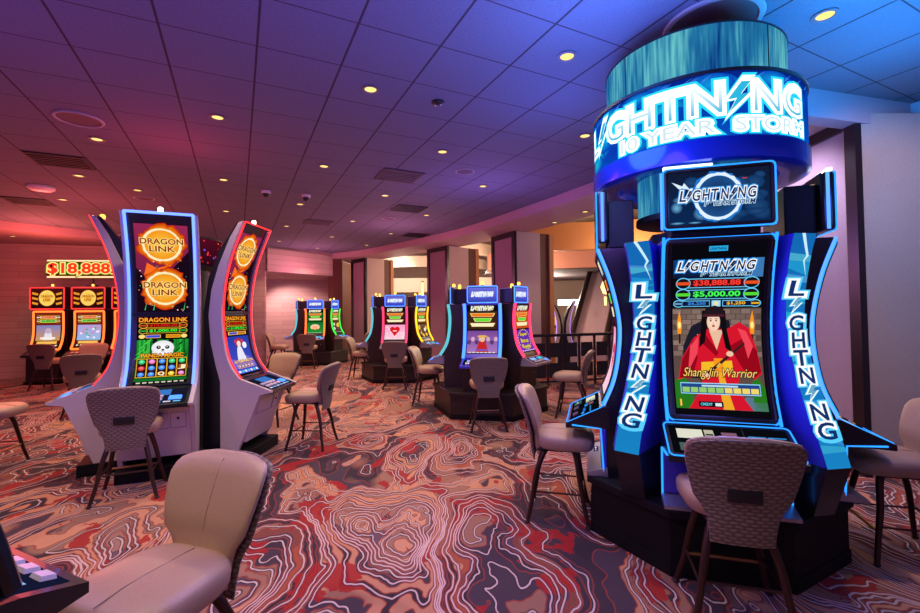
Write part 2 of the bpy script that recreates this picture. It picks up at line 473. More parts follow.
class Canvas:
    EPS = 0.0011
    def __init__(s): s.items = []
    def add(s, vs, fs, cols, layer):
        if not isinstance(cols, list): cols = [cols] * len(vs)
        s.items.append((vs, fs, cols, layer))
    def rect(s, x0, y0, x1, y1, c, layer=0, c2=None):
        c2 = c2 or c
        s.add([(x0, y0), (x1, y0), (x1, y1), (x0, y1)], [(0, 1, 2, 3)], [c, c, c2, c2], layer)
    def poly(s, pts, c, layer=0, c2=None):
        tr = tessellate_polygon([[Vector((x, y, 0)) for x, y in pts]])
        cols = c
        if c2:
            ys = [p[1] for p in pts]; a, b = min(ys), max(ys)
            cols = [tuple(c[i] + (c2[i] - c[i]) * (y - a) / (b - a + 1e-9) for i in range(3)) for y in ys]
        s.add(list(pts), [tuple(t) for t in tr], cols, layer)
    def ell(s, cx, cy, rx, ry, c, layer=0, n=24, c2=None):
        vs = [(cx + rx * math.cos(2 * PI * k / n), cy + ry * math.sin(2 * PI * k / n)) for k in range(n)]
        if c2:
            s.add(vs + [(cx, cy)], [(k, (k + 1) % n, n) for k in range(n)], [c] * n + [c2], layer)
        else:
            s.add(vs, [tuple(range(n))], c, layer)
    def ring(s, cx, cy, rx, ry, w, c, layer=0, n=28, jag=0.0, c2=None):
        vs = []
        for k in range(n):
            a = 2 * PI * k / n; j = 1 + (random.random() - 0.3) * jag
            vs += [(cx + rx * math.cos(a), cy + ry * math.sin(a)), (cx + (rx + w * j) * math.cos(a), cy + (ry + w * j) * math.sin(a))]
        fs = [(2 * k, 2 * k + 1, (2 * k + 3) % (2 * n), (2 * k + 2) % (2 * n)) for k in range(n)]
        s.add(vs, fs, [c, c2 or c] * n, layer)
    def text(s, t, x0, x1, y0, y1, c, layer=1, off=0.0, shear=0.0, c2=None, res=3, outline=None, ow=0.05, glowc=None, gw=0.1):
        base, _ = text_mesh(t, 0.0, shear, res)
        if not base: return
        bx0 = min(v[0] for v in base); bx1 = max(v[0] for v in base); by0 = min(v[1] for v in base); by1 = max(v[1] for v in base)
        kx = (x1 - x0) / (bx1 - bx0); ky = (y1 - y0) / (by1 - by0)
        def put(o, col, l, cc2=None):
            vs, fs = text_mesh(t, o, shear, res)
            pv = [(x0 + (a - bx0) * kx, y0 + (b - by0) * ky) for a, b in vs]
            cols = col
            if cc2: cols = [tuple(col[i] + (cc2[i] - col[i]) * max(0, min(1, (q[1] - y0) / (y1 - y0))) for i in range(3)) for q in pv]
            s.add(pv, fs, cols, l)
        l = layer
        if glowc: put(off + gw, glowc, l); l += 1
        if outline: put(off + ow, outline, l); l += 1
        put(off, c, l, c2)
    def build(s, name, parent, f, mat=None, dv=0.05, du=0.0, backing=None):
        bm = bmesh.new(); cl = bm.verts.layers.float_color.new('Col')
        for vs, fs, cols, layer in s.items:
            bv = []
            for (x, y), c in zip(vs, cols):
                v = bm.verts.new((x, y, layer * s.EPS)); v[cl] = (*c, 1.0); bv.append(v)
            for q in fs:
                try: bm.faces.new([bv[i] for i in q])
                except ValueError: pass
        xs = [v.co.x for v in bm.verts]; ys = [v.co.y for v in bm.verts]
        def cut(lo, hi, d, ax):
            k = lo + d
            while k < hi - 1e-6:
                co = Vector((0, 0, 0)); co[ax] = k; no = Vector((0, 0, 0)); no[ax] = 1
                bmesh.ops.bisect_plane(bm, geom=bm.verts[:] + bm.edges[:] + bm.faces[:], plane_co=co, plane_no=no, dist=1e-7)
                k += d
        if dv: cut(min(ys), max(ys), dv, 1)
        if du: cut(min(xs), max(xs), du, 0)
        for v in bm.verts:
            v.co = f(v.co.x, v.co.y, v.co.z)
        me = bpy.data.meshes.new(name); bm.to_mesh(me); bm.free()
        me.materials.append(mat or M['screen'])
        o = bpy.data.objects.new(name, me); COL.objects.link(o)
        if parent: o.parent = parent
        return o

WH = (1.0, 1.0, 1.0)
def bolt_pts(x0, x1, y0, y1):
    q = [(0.62, 1.0), (0.05, 0.42), (0.42, 0.46), (0.1, 0.0), (0.95, 0.62), (0.58, 0.58), (1.0, 1.0)]
    return [(x0 + a * (x1 - x0), y0 + b * (y1 - y0)) for a, b in q]

def scale_pts(p, k):
    cx = sum(a for a, b in p) / len(p); cy = sum(b for a, b in p) / len(p)
    return [(cx + (a - cx) * k, cy + (b - cy) * k) for a, b in p]

def storm_logo(cv, x0, x1, y0, y1, fill, line, halo, layer=1, shear=0.0, off=0.035, ow=0.05, gw=0.10, slots=None, arch=0.0, fill2=None):
    """L bolt G H T N bolt N G"""
    w = [0.85, 0.62, 1.05, 1.05, 0.95, 1.1, 0.7, 1.1, 1.05]
    tot = sum(w); x = x0
    for i, ch in enumerate('L*GHTN*NG'):
        a = x; b = x + w[i] / tot * (x1 - x0); x = b
        g = (b - a) * 0.09
        t = ((a + b) / 2 - x0) / (x1 - x0)
        dy = arch * (1 - (2 * t - 1) ** 2)
        if ch == '*':
            p = bolt_pts(a - g * 1.5, b + g * 1.5, y0 - (y1 - y0) * 0.16 + dy, y1 + (y1 - y0) * 0.10 + dy)
            if halo: cv.poly(scale_pts(p, 1.35), halo, layer)
            cv.poly(scale_pts(p, 1.18), line, layer + 1)
            cv.poly(scale_pts(p, 0.8), fill, layer + 2)
        else:
            cv.text(ch, a + g, b - g, y0 + dy, y1 + dy, fill, layer, off=off, shear=shear, outline=line, ow=ow, glowc=halo, gw=gw, c2=fill2)

# ------------------------------------------------------------------ chairs
def sup_ring(w, d, n, e=3.2):
    out = []
    for k in range(n):
        a = 2 * PI * k / n; c, s = math.cos(a), math.sin(a)
        out.append((w * math.copysign(abs(c) ** (2 / e), c), d * math.copysign(abs(s) ** (2 / e), s)))
    return out

def make_chair():
    """faces -y, origin on the floor"""
    root = empty('casino_chair', (0, 0, 0))
    # seat
    bm = bmesh.new(); n = 40
    lev = [(0.535, 0.80), (0.545, 0.93), (0.565, 0.985), (0.60, 1.0), (0.625, 0.985), (0.642, 0.93), (0.652, 0.80), (0.656, 0.5), (0.657, 0.2)]
    rings = []
    for z, k in lev:
        r = []
        for (x, y) in sup_ring(0.235 * k, 0.220 * k, n, 3.6):
            fr = (0.22 - y) / 0.44
            wf = 0.94 + 0.08 * min(1, fr * 1.4)
            zz = z - 0.018 * max(0, fr - 0.7) / 0.3 * (1 if z > 0.6 else 0.3)
            r.append(bm.verts.new((x * wf, y - 0.060, zz)))
        rings.append(r)
    for a, b in zip(rings, rings[1:]):
        for k in range(n): bm.faces.new((a[k], a[(k + 1) % n], b[(k + 1) % n], b[k]))
    bm.faces.new(rings[0][::-1]); bm.faces.new(rings[-1])
    seat = obj('seat', bm, M['vinyl'], root, True)
    bm = bmesh.new(); tube(bm, [(0, -0.255, 0.6415), (0, -0.17, 0.655), (0, -0.05, 0.6575), (0, 0.11, 0.656)], 0.0028, 6)
    obj('stitch_seam', bm, M['vinyl'], seat, True)
    # backrest
    prof = [(0.0, 0.142, 0.150), (0.12, 0.147, 0.158), (0.24, 0.158, 0.166), (0.32, 0.178, 0.170), (0.42, 0.216, 0.180), (0.56, 0.236, 0.200), (0.70, 0.250, 0.226),
            (0.82, 0.256, 0.250), (0.91, 0.250, 0.270), (0.965, 0.236, 0.282), (0.99, 0.216, 0.287), (1.0, 0.180, 0.288)]
    zb, zt = 0.44, 1.0
    def back(off, th, z0, z1, crease, wk):
        bm = bmesh.new(); n = 36; rings = []
        for i, (t, w, y) in enumerate(prof):
            z = z0 + (z1 - z0) * t
            e = 1.0
            if t > 0.9: e = max(0.35, 1 - ((t - 0.9) / 0.1) ** 2 * 0.65)
            if t < 0.02: e = 0.5
            tk = th * e
            if crease and 0.3 < t < 0.34: tk *= 0.55
            r = []
            for (x, d) in sup_ring(w * wk, tk, n, 2.8):
                wrap = -0.045 * (x / 0.27) ** 2
                zz = z - (0.030 * (abs(x) / w) ** 3 if t > 0.8 else 0) * (t - 0.8) / 0.2 if t > 0.8 else z
                zz = zz - 0.012 * math.cos(x / w * PI * 0.5) * (1 if t > 0.95 else 0)
                r.append(bm.verts.new((x, y + off + d + wrap, zz)))
            rings.append(r)
        for a, b in zip(rings, rings[1:]):
            for k in range(n): bm.faces.new((a[k], a[(k + 1) % n], b[(k + 1) % n], b[k]))
        bm.faces.new(rings[0][::-1]); bm.faces.new(rings[-1])
        return bm
    bk = obj('backrest', back(0.0, 0.034, 0.50, zt, True, 1.0), M['vinyl'], root, True)
    bm = bmesh.new()
    pts = []
    for (t, w, y) in prof[4:10]: pts.append((0, y - 0.0345 * (1 if t < 0.9 else 0.9), 0.50 + 0.5 * t - (0.012 if t > 0.95 else 0)))
    tube(bm, pts, 0.0028, 6); obj('stitch_seam', bm, M['vinyl'], bk, True)
    sh = obj('back_shell', back(0.036, 0.016, zb, zt - 0.006, False, 1.0), M['quilt'], root, True)
    bm = bmesh.new(); box(bm, -0.075, 0.075, 0.218, 0.247, 0.665, 0.735, 0.008)
    obj('grip_handle', bm, M['handle'], sh, True)
    # legs
    for sx in (-1, 1):
        for sy in (-1, 1):
            bm = bmesh.new()
            p = spline([(sx * 0.085, sy * 0.085 - 0.02, 0.545), (sx * 0.125, sy * 0.125 - 0.015, 0.48), (sx * 0.165, sy * 0.16, 0.34), (sx * 0.197, sy * 0.19, 0.16), (sx * 0.235, sy * 0.22, 0.012)], 5)
            tube(bm, p, [0.024 - 0.009 * i / (len(p) - 1) for i in range(len(p))], 10)
            lg = obj('leg', bm, M['bronze'], root, True)
            bm = bmesh.new(); lathe(bm, [(0.016, 0.0), (0.019, 0.004), (0.019, 0.012), (0.013, 0.018)], 12, (sx * 0.236, sy * 0.221, 0))
            obj('foot_glide', bm, M['blackmatte'], lg, True)
    bm = bmesh.new(); box(bm, -0.15, 0.15, -0.15, 0.15, 0.515, 0.54, 0.01); obj('seat_frame', bm, M['blackmatte'], root)
    z = 0.19
    bm = bmesh.new(); tube(bm, [(-0.195, -0.185, z), (0.195, -0.185, z)], 0.011, 8)
    obj('footrest', bm, M['brass'], root, True)
    for sx in (-1, 1):
        bm = bmesh.new(); tube(bm, [(sx * 0.19, -0.183, z + 0.03), (sx * 0.19, 0.183, z + 0.03)], 0.007, 8); obj('stretcher', bm, M['bronze'], root, True)
    bm = bmesh.new(); tube(bm, [(-0.19, 0.183, z + 0.05), (0.19, 0.183, z + 0.05)], 0.007, 8); obj('stretcher', bm, M['bronze'], root, True)
    return root

CH = [  # x, y, facing angle (deg), label
    (-1.12, 1.72, -110, 'beige padded casino chair in the near left foreground, seen from its front'),
    (-2.96, 4.02, 115, 'grey quilted-back chair pulled up to the panda machine with blue light edge'),
    (-1.80, 5.42, 176, 'chair with blue-lit quilted back facing the red-edged slanted machine'),
    (-2.72, 6.55, -107, 'pinkish beige chair behind the red-edged slanted machine, cushion side showing'),
    (-4.98, 4.72, 12, 'chair cut by the left photo edge, only its red-lit seat and legs showing'),
    (-8.98, 9.75, 99, 'leftmost chair by the plank wall, quilted back to us under the red machine'),
    (-6.05, 7.15, 128, 'mauve chair with dark grip just left of the grey curved machine fin'),
    (-7.75, 9.35, -68, 'orange-lit chair at the second red wall machine, cushion side showing'),
    (-5.35, 13.1, 5, 'distant chair at the plank wall left of the far machine with green display'),
    (-4.35, 12.75, 98, 'distant mauve chair with its back to us at the lotus machine'),
    (-2.42, 10.75, -2, 'pale distant chair on angled legs left of the pink-framed heart machine'),
    (-2.98, 13.5, 170, 'farthest chair, mostly hidden behind the pale chair left of the heart machine'),
    (-1.36, 9.35, 92, 'grey chair with its back to us at the pink-framed heart machine'),
    (-0.57, 7.74, -8, 'pinkish chair in profile between the heart machine and the blue-framed machine'),
    (0.36, 6.12, 92, 'blue-lit quilted-back chair in front of the blue-framed double-screen machine'),
    (1.68, 6.75, 160, 'chair turned to the left beside the black railing and the red-framed machine'),
    (0.765, 3.57, -15, 'violet-lit chair in profile to the left of the round-sign machine stand'),
    (1.415, 2.38, 74, 'large dark quilted-back chair in the foreground before the red robe screen'),
    (2.83, 2.95, 163, 'chair at the right photo edge with blue-lit seat and back'),
]
ch0 = make_chair()
for i, (x, y, a, lab) in enumerate(CH):
    c = ch0 if i == 0 else copy_tree(ch0)
    c.location = (x, y, 0); c.rotation_euler = (0, 0, R(a + 90))
    tag(c, lab, 'chair', 'padded casino chairs at the slot machines')

# ------------------------------------------------------------------ pictures for the screens
GOLD = S(255, 190, 40); GOLDL = S(255, 225, 120); RED = S(225, 25, 20); GRN = S(40, 220, 50)
def gold_disc(cv, cx, cy, r, layer=1, lab=True):
    cv.ring(cx, cy, r * 0.93, r * 0.93, r * 0.30, S(255, 150, 20), layer, 40, 1.0, S(190, 20, 10))
    cv.ring(cx, cy, r * 0.90, r * 0.90, r * 0.12, S(255, 240, 190), layer + 1, 40, 0.5)
    cv.ell(cx, cy, r * 0.90, r * 0.90, S(245, 150, 25), layer + 2, 32, S(255, 205, 70))
    if lab:
        cv.text('DRAGON', cx - r * 1.12, cx + r * 1.12, cy + r * 0.04, cy + r * 0.38, S(150, 30, 10), layer + 3, off=0.02, outline=S(255, 225, 130), ow=0.07)
        cv.text('LINK', cx - r * 0.66, cx + r * 0.66, cy - r * 0.42, cy - r * 0.08, S(150, 30, 10), layer + 3, off=0.02, outline=S(255, 225, 130), ow=0.07)
    else:
        cv.rect(cx - r * 0.7, cy - r * 0.12, cx + r * 0.7, cy + r * 0.2, S(205, 110, 20), layer + 3)

def jackpot_rows(cv, w, y, rh, rows, layer=2, rim=S(60, 190, 255), ell=(RED, GRN)):
    for i, (t, c, bg) in enumerate(rows):
        y1 = y - i * rh * 1.18; y0 = y1 - rh
        cv.rect(-w * 0.36, y0, w * 0.36, y1, rim, layer); cv.rect(-w * 0.352, y0 + rh * 0.08, w * 0.352, y1 - rh * 0.08, bg, layer + 1)
        cv.text(t, -w * 0.26, w * 0.26, y0 + rh * 0.2, y1 - rh * 0.18, c, layer + 2, off=0.03)
        for sx in (-1, 1):
            cv.ell(sx * w * 0.38, (y0 + y1) / 2, w * 0.085, rh * 0.62, rim, layer + 2); cv.ell(sx * w * 0.38, (y0 + y1) / 2, w * 0.075, rh * 0.52, S(20, 20, 30), layer + 3)
            cv.rect(sx * w * 0.38 - w * 0.08, (y0 + y1) / 2 - rh * 0.16, sx * w * 0.38 + w * 0.08, (y0 + y1) / 2 + rh * 0.16, ell[i % 2], layer + 4)
    return y - len(rows) * rh * 1.18

def picture_dragon_top(w, h):
    cv = Canvas(); cv.rect(-w / 2, 0, w / 2, h, S(92, 20, 52), 0, S(150, 40, 84))
    cv.poly([(-w / 2, 0), (w / 2, 0), (w / 2, h * 0.7), (w * 0.1, h * 0.45), (-w * 0.2, h * 0.3), (-w / 2, h * 0.5)], S(24, 8, 24), 1)
    gold_disc(cv, 0.0, h * 0.77, w * 0.36, 2); gold_disc(cv, w * 0.03, h * 0.27, w * 0.36, 2)
    cv.poly([(-w * 0.3, h * 0.56), (-w * 0.12, h * 0.50), (w * 0.16, h * 0.545), (w * 0.28, h * 0.60), (w * 0.1, h * 0.515), (-w * 0.14, h * 0.47), (-w * 0.36, h * 0.42)], S(255, 110, 30), 2)
    rn = random.Random(3)
    for k in range(46):
        x = (rn.random() - 0.5) * w * 0.94; y = rn.random() * h * 0.6; q = 0.003 + rn.random() * 0.004
        cv.ell(x, y, q, q, rn.choice([S(255, 150, 90), S(255, 210, 220), S(60, 220, 120)]), 6, 6)
    for k, x in enumerate((-0.36, -0.2, 0.38)):
        cv.poly([(w * x, h * 0.02), (w * x + 0.008, h * 0.02), (w * x + 0.018, h * 0.11)], S(50, 220, 120), 6)
    return cv

def symbol_grid(cv, w, y0, y1, layer, nx=5, ny=3, bg=S(40, 16, 12), seed=1, rim=GOLD):
    rn = random.Random(seed)
    cv.rect(-w * 0.47, y0, w * 0.47, y1, rim, layer)
    cw = w * 0.94 / nx; chh = (y1 - y0) / ny
    for i in range(nx):
        cv.rect(-w * 0.47 + i * cw + cw * 0.05, y0 + 0.006, -w * 0.47 + (i + 1) * cw - cw * 0.05, y1 - 0.006, bg, layer + 1)
        for j in range(ny):
            cx = -w * 0.47 + (i + 0.5) * cw; cy = y0 + (j + 0.5) * chh
            k = rn.randrange(6)
            c = [S(255, 240, 200), S(70, 140, 255), S(230, 60, 60), S(50, 200, 120), S(255, 200, 60), S(240, 120, 190)][k]
            if k in (0,): cv.text(rn.choice(['Q', 'K', 'A', 'J']), cx - cw * 0.3, cx + cw * 0.3, cy - chh * 0.32, cy + chh * 0.32, c, layer + 2, off=0.04, outline=S(170, 90, 10), ow=0.1)
            else:
                cv.ell(cx, cy, cw * 0.33, chh * 0.36, c, layer + 2, 12); cv.ell(cx, cy + chh * 0.06, cw * 0.17, chh * 0.18, tuple(min(1, q * 1.5 + 0.15) for q in c), layer + 3, 8)

def picture_panda(w, h):
    cv = Canvas(); cv.rect(-w / 2, 0, w / 2, h, S(8, 8, 10), 0)
    cv.rect(-w * 0.49, h * 0.06, w * 0.49, h * 0.66, S(10, 70, 22), 1, S(22, 150, 48))
    rn = random.Random(5)
    for k in range(14):
        x = (rn.random() - 0.5) * w * 0.92
        cv.rect(x - 0.006, h * 0.40, x + 0.006, h * 0.66, rn.choice([S(30, 120, 40), S(60, 190, 70), S(14, 84, 30)]), 2)
    for k in range(12):
        x = (rn.choice((-1, 1))) * w * (0.26 + rn.random() * 0.2); y = h * (0.42 + rn.random() * 0.22)
        cv.poly([(x - 0.035, y - 0.03), (x + 0.03, y + 0.035), (x + 0.008, y - 0.012)], rn.choice([S(70, 200, 70), S(12, 60, 24)]), 3)
    cv.text('DRAGON LINK', -w * 0.46, w * 0.46, h * 0.925, h * 0.985, S(255, 190, 50), 2, off=0.01, outline=S(190, 30, 10), ow=0.06)
    jackpot_rows(cv, w, h * 0.905, h * 0.068, [('$10,000.00', RED, S(60, 12, 10)), ('$1,000.00', S(60, 250, 70), S(10, 40, 14))], 3, GOLD, (S(200, 70, 20), S(40, 160, 50)))
    for sx, c in ((-1, S(50, 80, 230)), (1, S(220, 130, 20))):
        cv.rect(sx * w * 0.19 - w * 0.14, h * 0.685, sx * w * 0.19 + w * 0.14, h * 0.735, GOLD, 3); cv.rect(sx * w * 0.19 - w * 0.13, h * 0.692, sx * w * 0.19 + w * 0.13, h * 0.728, c, 4)
        cv.ell(sx * w * 0.40, h * 0.71, w * 0.06, h * 0.03, GOLDL, 4)
    # panda
    B = S(18, 16, 20)
    cv.ell(0, h * 0.385, w * 0.30, h * 0.075, B, 4)
    for sx in (-1, 1):
        cv.ell(sx * w * 0.155, h * 0.63, w * 0.055, h * 0.035, B, 4)
    cv.ell(0, h * 0.535, w * 0.215, h * 0.11, S(235, 232, 240), 5, 28, WH); cv.ell(0, h * 0.47, w * 0.2, h * 0.05, S(235, 232, 240), 5)
    for sx in (-1, 1):
        cv.ell(sx * w * 0.082, h * 0.545, w * 0.042, h * 0.026, B, 6); cv.ell(sx * w * 0.078, h * 0.55, w * 0.013, h * 0.008, WH, 7, 10)
    cv.ell(0, h * 0.508, w * 0.028, h * 0.013, B, 6); cv.rect(-w * 0.035, h * 0.484, w * 0.035, h * 0.489, B, 6); cv.rect(-0.002, h * 0.484, 0.002, h * 0.50, B, 6)
    cv.text('PANDA MAGIC', -w * 0.40, w * 0.40, h * 0.40, h * 0.455, S(255, 180, 40), 8, off=0.02, outline=S(120, 30, 10), ow=0.08)
    symbol_grid(cv, w, h * 0.10, h * 0.385, 8, seed=8)
    cv.rect(-w * 0.49, h * 0.045, w * 0.49, h * 0.085, S(20, 110, 40), 2)
    for k in range(8): cv.rect(-w * 0.44 + k * w * 0.115, h * 0.012, -w * 0.44 + k * w * 0.115 + w * 0.075, h * 0.032, S(220, 215, 190), 2)
    return cv

def picture_geisha(w, h):
    cv = Canvas(); cv.rect(-w / 2, 0, w / 2, h, S(8, 8, 10), 0)
    cv.rect(-w * 0.49, h * 0.03, w * 0.49, h * 0.66, S(70, 80, 200), 1, S(40, 60, 170))
    cv.text('DRAGON LINK', -w * 0.46, w * 0.46, h * 0.925, h * 0.985, S(255, 190, 50), 2, off=0.01, outline=S(190, 30, 10), ow=0.06)
    jackpot_rows(cv, w, h * 0.905, h * 0.068, [('$10,000.00', RED, S(60, 12, 10)), ('$1,000.00', S(60, 250, 70), S(10, 40, 14))], 3, GOLD, (S(200, 70, 20), S(40, 160, 50)))
    cv.rect(-w * 0.4, h * 0.685, w * 0.4, h * 0.735, S(255, 200, 90), 3); cv.rect(-w * 0.36, h * 0.692, -w * 0.02, h * 0.728, S(60, 80, 200), 4); cv.rect(w * 0.02, h * 0.692, w * 0.36, h * 0.728, S(200, 110, 30), 4)
    cv.ell(w * 0.25, h * 0.50, w * 0.10, h * 0.055, S(240, 240, 255), 2)
    cv.poly([(-w * 0.5, h * 0.12), (w * 0.5, h * 0.12), (w * 0.5, h * 0.24), (w * 0.2, h * 0.34), (-w * 0.1, h * 0.26), (-w * 0.5, h * 0.3)], S(120, 100, 210), 2)
    cv.poly([(-w * 0.22, h * 0.24), (w * 0.2, h * 0.24), (w * 0.1, h * 0.45), (w * 0.03, h * 0.50), (-w * 0.05, h * 0.50), (-w * 0.12, h * 0.45)], S(235, 235, 250), 4)
    cv.ell(-0.005, h * 0.55, w * 0.15, h * 0.075, S(190, 40, 60), 4); cv.ell(-0.005, h * 0.53, w * 0.085, h * 0.05, S(250, 225, 215), 5)
    for sx in (-1, 1): cv.ell(sx * w * 0.14, h * 0.575, w * 0.06, h * 0.03, S(210, 60, 70), 5)
    cv.text('AUTUMN MOON', -w * 0.42, w * 0.42, h * 0.215, h * 0.262, S(255, 220, 130), 6, off=0.02, outline=S(150, 40, 80), ow=0.08)
    cv.rect(-w * 0.36, h * 0.12, w * 0.36, h * 0.19, GOLD, 6)
    for k in range(5): cv.rect(-w * 0.34 + k * w * 0.138, h * 0.127, -w * 0.34 + k * w * 0.138 + w * 0.125, h * 0.183, S(60, 40, 160), 7); cv.ell(-w * 0.28 + k * w * 0.138, h * 0.155, w * 0.04, h * 0.02, S(250, 220, 220), 8, 10)
    for k in range(7): cv.rect(-w * 0.44 + k * w * 0.13, h * 0.045, -w * 0.44 + k * w * 0.13 + w * 0.09, h * 0.085, S(90, 200, 250) if k % 2 else S(240, 240, 255), 4)
    return cv

def picture_warrior(w, h):
    """portrait main screen of the near machine"""
    cv = Canvas(); cv.rect(-w / 2, 0, w / 2, h, S(8, 8, 14), 0)
    cv.rect(-w * 0.10, h * 0.955, w * 0.10, h * 0.985, S(40, 170, 230), 1); cv.text('LIGHTNING', -w * 0.085, w * 0.085, h * 0.963, h * 0.977, S(10, 30, 70), 2, off=0.02)
    W = w * 0.965
    ya = h * 0.895
    cv.rect(-W / 2, h * 0.80, W / 2, h * 0.91, S(10, 22, 50), 1, S(20, 60, 120))
    cv.poly([(W * 0.30, h * 0.80), (W * 0.5, h * 0.80), (W * 0.5, h * 0.91), (W * 0.42, h * 0.91)], S(60, 120, 180), 2)
    storm_logo(cv, -W * 0.46, W * 0.42, h * 0.845, h * 0.898, S(14, 26, 60), WH, S(40, 160, 255), 3, 0.25, 0.02, 0.08, 0.16)
    cv.text('10 YEAR STORM', -W * 0.18, W * 0.38, h * 0.812, h * 0.834, S(12, 30, 70), 4, off=0.01, shear=0.2, outline=S(190, 230, 255), ow=0.08)
    y = jackpot_rows(cv, W, h * 0.798, h * 0.056, [('$38,888.88', S(255, 60, 50), S(70, 8, 16)), ('$5,000.00', S(70, 255, 80), S(16, 26, 60))], 3, S(110, 210, 255), (S(235, 80, 30), S(90, 220, 50)))
    for sx, t, c in ((-1, '$6,250', S(60, 130, 220)), (1, '$1,250', S(255, 190, 40))):
        cv.rect(sx * W * 0.24 - W * 0.17, h * 0.632, sx * W * 0.24 + W * 0.17, h * 0.668, S(110, 210, 255), 3); cv.rect(sx * W * 0.24 - W * 0.163, h * 0.636, sx * W * 0.24 + W * 0.163, h * 0.664, S(12, 22, 60), 4)
        cv.text(t, sx * W * 0.22 - W * 0.1, sx * W * 0.22 + W * 0.1, h * 0.641, h * 0.660, c, 5, off=0.03)
        cv.ell(sx * W * 0.43, h * 0.65, W * 0.062, h * 0.022, S(110, 210, 255), 4); cv.ell(sx * W * 0.43, h * 0.65, W * 0.052, h * 0.017, S(30, 30, 40), 5); cv.rect(sx * W * 0.43 - W * 0.045, h * 0.645, sx * W * 0.43 + W * 0.045, h * 0.655, S(110, 160, 220) if sx < 0 else S(240, 180, 40), 6)
    cv.rect(-W * 0.05, h * 0.632, W * 0.05, h * 0.668, S(150, 220, 255), 3); cv.rect(-W * 0.025, h * 0.638, W * 0.025, h * 0.662, S(240, 225, 170), 4)
    # artwork
    y0, y1 = h * 0.035, h * 0.622
    def P(a, b): return (a * W, y0 + b * (y1 - y0))
    cv.rect(-W / 2, y0, W / 2, y1, S(96, 74, 70), 1, S(88, 72, 66))
    rn = random.Random(11)
    for j in range(9):
        for i in range(9):
            a = -0.5 + (i + (0.5 if j % 2 else 0)) / 9.0
            if a > 0.42: continue
            p = P(a + 0.004, 0.52 + j * 0.053); q = P(a + 0.104, 0.52 + j * 0.053 + 0.046)
            g = 0.75 + rn.random() * 0.6
            cv.rect(p[0], p[1], min(q[0], W / 2), q[1], tuple(c * g for c in S(126, 104, 96)), 2)
    for sx in (-0.42, 0.40):
        cv.poly([P(sx - 0.02, 0.74), P(sx + 0.02, 0.74), P(sx + 0.03, 0.83), P(sx, 0.98), P(sx - 0.03, 0.84)], S(255, 150, 30), 3); cv.ell(*P(sx, 0.83), W * 0.018, h * 0.022, S(255, 240, 150), 4, 12)
        cv.rect(P(sx - 0.012, 0.64)[0], P(sx, 0.64)[1], P(sx + 0.012, 0.64)[0], P(sx, 0.74)[1], S(60, 30, 20), 3)
    cv.poly([P(-0.40, 0.30), P(-0.38, 0.62), P(-0.28, 0.82), P(-0.10, 0.90), P(0.15, 0.88), P(0.2, 0.6), P(0.0, 0.3)], S(30, 28, 44), 3)
    for k in range(9): cv.ell(*P(-0.34 + 0.03 * (k % 3) + 0.035 * (k // 3), 0.45 + 0.1 * (k % 3) + 0.04 * (k // 3)), W * 0.007, h * 0.005, S(200, 170, 90), 4, 8)
    for a, b in ((-0.5, -0.3), (0.36, 0.5)): cv.poly([P(a, 0.0), P(b, 0.0), P(b, 0.22), P((a + b) / 2, 0.32), P(a, 0.27)], S(40, 120, 30), 3)
    cv.poly([P(0.2, 0.0), P(0.5, 0.0), P(0.5, 0.13), P(0.28, 0.13)], S(90, 120, 140), 3)
    R1, R2, R3 = S(214, 22, 44), S(150, 8, 26), S(242, 70, 88)
    cv.poly([P(-0.46, 0.28), P(-0.40, 0.50), P(-0.26, 0.70), P(-0.10, 0.79), P(0.12, 0.79), P(0.26, 0.86), P(0.36, 0.80), P(0.44, 0.60), P(0.48, 0.36), P(0.40, 0.30), P(0.25, 0.38), P(0.2, 0.2), P(0.34, 0.0), P(-0.36, 0.0), P(-0.18, 0.22), P(-0.2, 0.36)], R1, 5)
    cv.poly([P(0.14, 0.62), P(0.30, 0.70), P(0.44, 0.58), P(0.47, 0.38), P(0.40, 0.32), P(0.28, 0.40)], R2, 6); cv.poly([P(0.24, 0.80), P(0.33, 0.77), P(0.40, 0.62), P(0.34, 0.5), P(0.3, 0.66)], R3, 7)
    cv.poly([P(-0.40, 0.48), P(-0.26, 0.68), P(-0.22, 0.5), P(-0.3, 0.3), P(-0.44, 0.3)], R2, 6); cv.poly([P(-0.3, 0.62), P(-0.2, 0.72), P(-0.22, 0.55), P(-0.34, 0.36)], R3, 7)
    cv.poly([P(-0.08, 0.78), P(0.08, 0.78), P(0.0, 0.58)], S(235, 190, 160), 6)
    cv.poly([P(-0.16, 0.78), P(0.02, 0.56), P(-0.01, 0.52), P(-0.2, 0.68)], R2, 7)
    cv.poly([P(-0.19, 0.36), P(0.17, 0.38), P(0.16, 0.48), P(-0.18, 0.46)], S(245, 190, 40), 7); cv.rect(P(-0.04, 0)[0], P(0, 0.36)[1], P(0.06, 0)[0], P(0, 0.5)[1], S(250, 150, 30), 8)
    cv.poly([P(0.0, 0.36), P(0.06, 0.36), P(0.14, 0.0), P(0.02, 0.0)], S(240, 170, 40), 7)
    # hair, face, cap
    K = S(18, 12, 16)
    cv.poly([P(-0.16, 0.98), P(0.10, 0.98), P(0.12, 0.78), P(0.17, 0.56), P(0.10, 0.60), P(0.05, 0.84), P(-0.10, 0.84), P(-0.13, 0.66), P(-0.20, 0.60), P(-0.17, 0.80)], K, 8)
    cv.ell(*P(-0.03, 0.865), W * 0.075, h * 0.058, S(244, 204, 176), 9, 24, S(255, 224, 200))
    cv.poly([P(-0.15, 0.925), P(0.09, 0.925), P(0.08, 1.0), P(-0.02, 1.03), P(-0.12, 1.0)], S(34, 22, 30), 10); cv.rect(P(-0.15, 0)[0], P(0, 0.915)[1], P(0.09, 0)[0], P(0, 0.94)[1], S(80, 30, 40), 11)
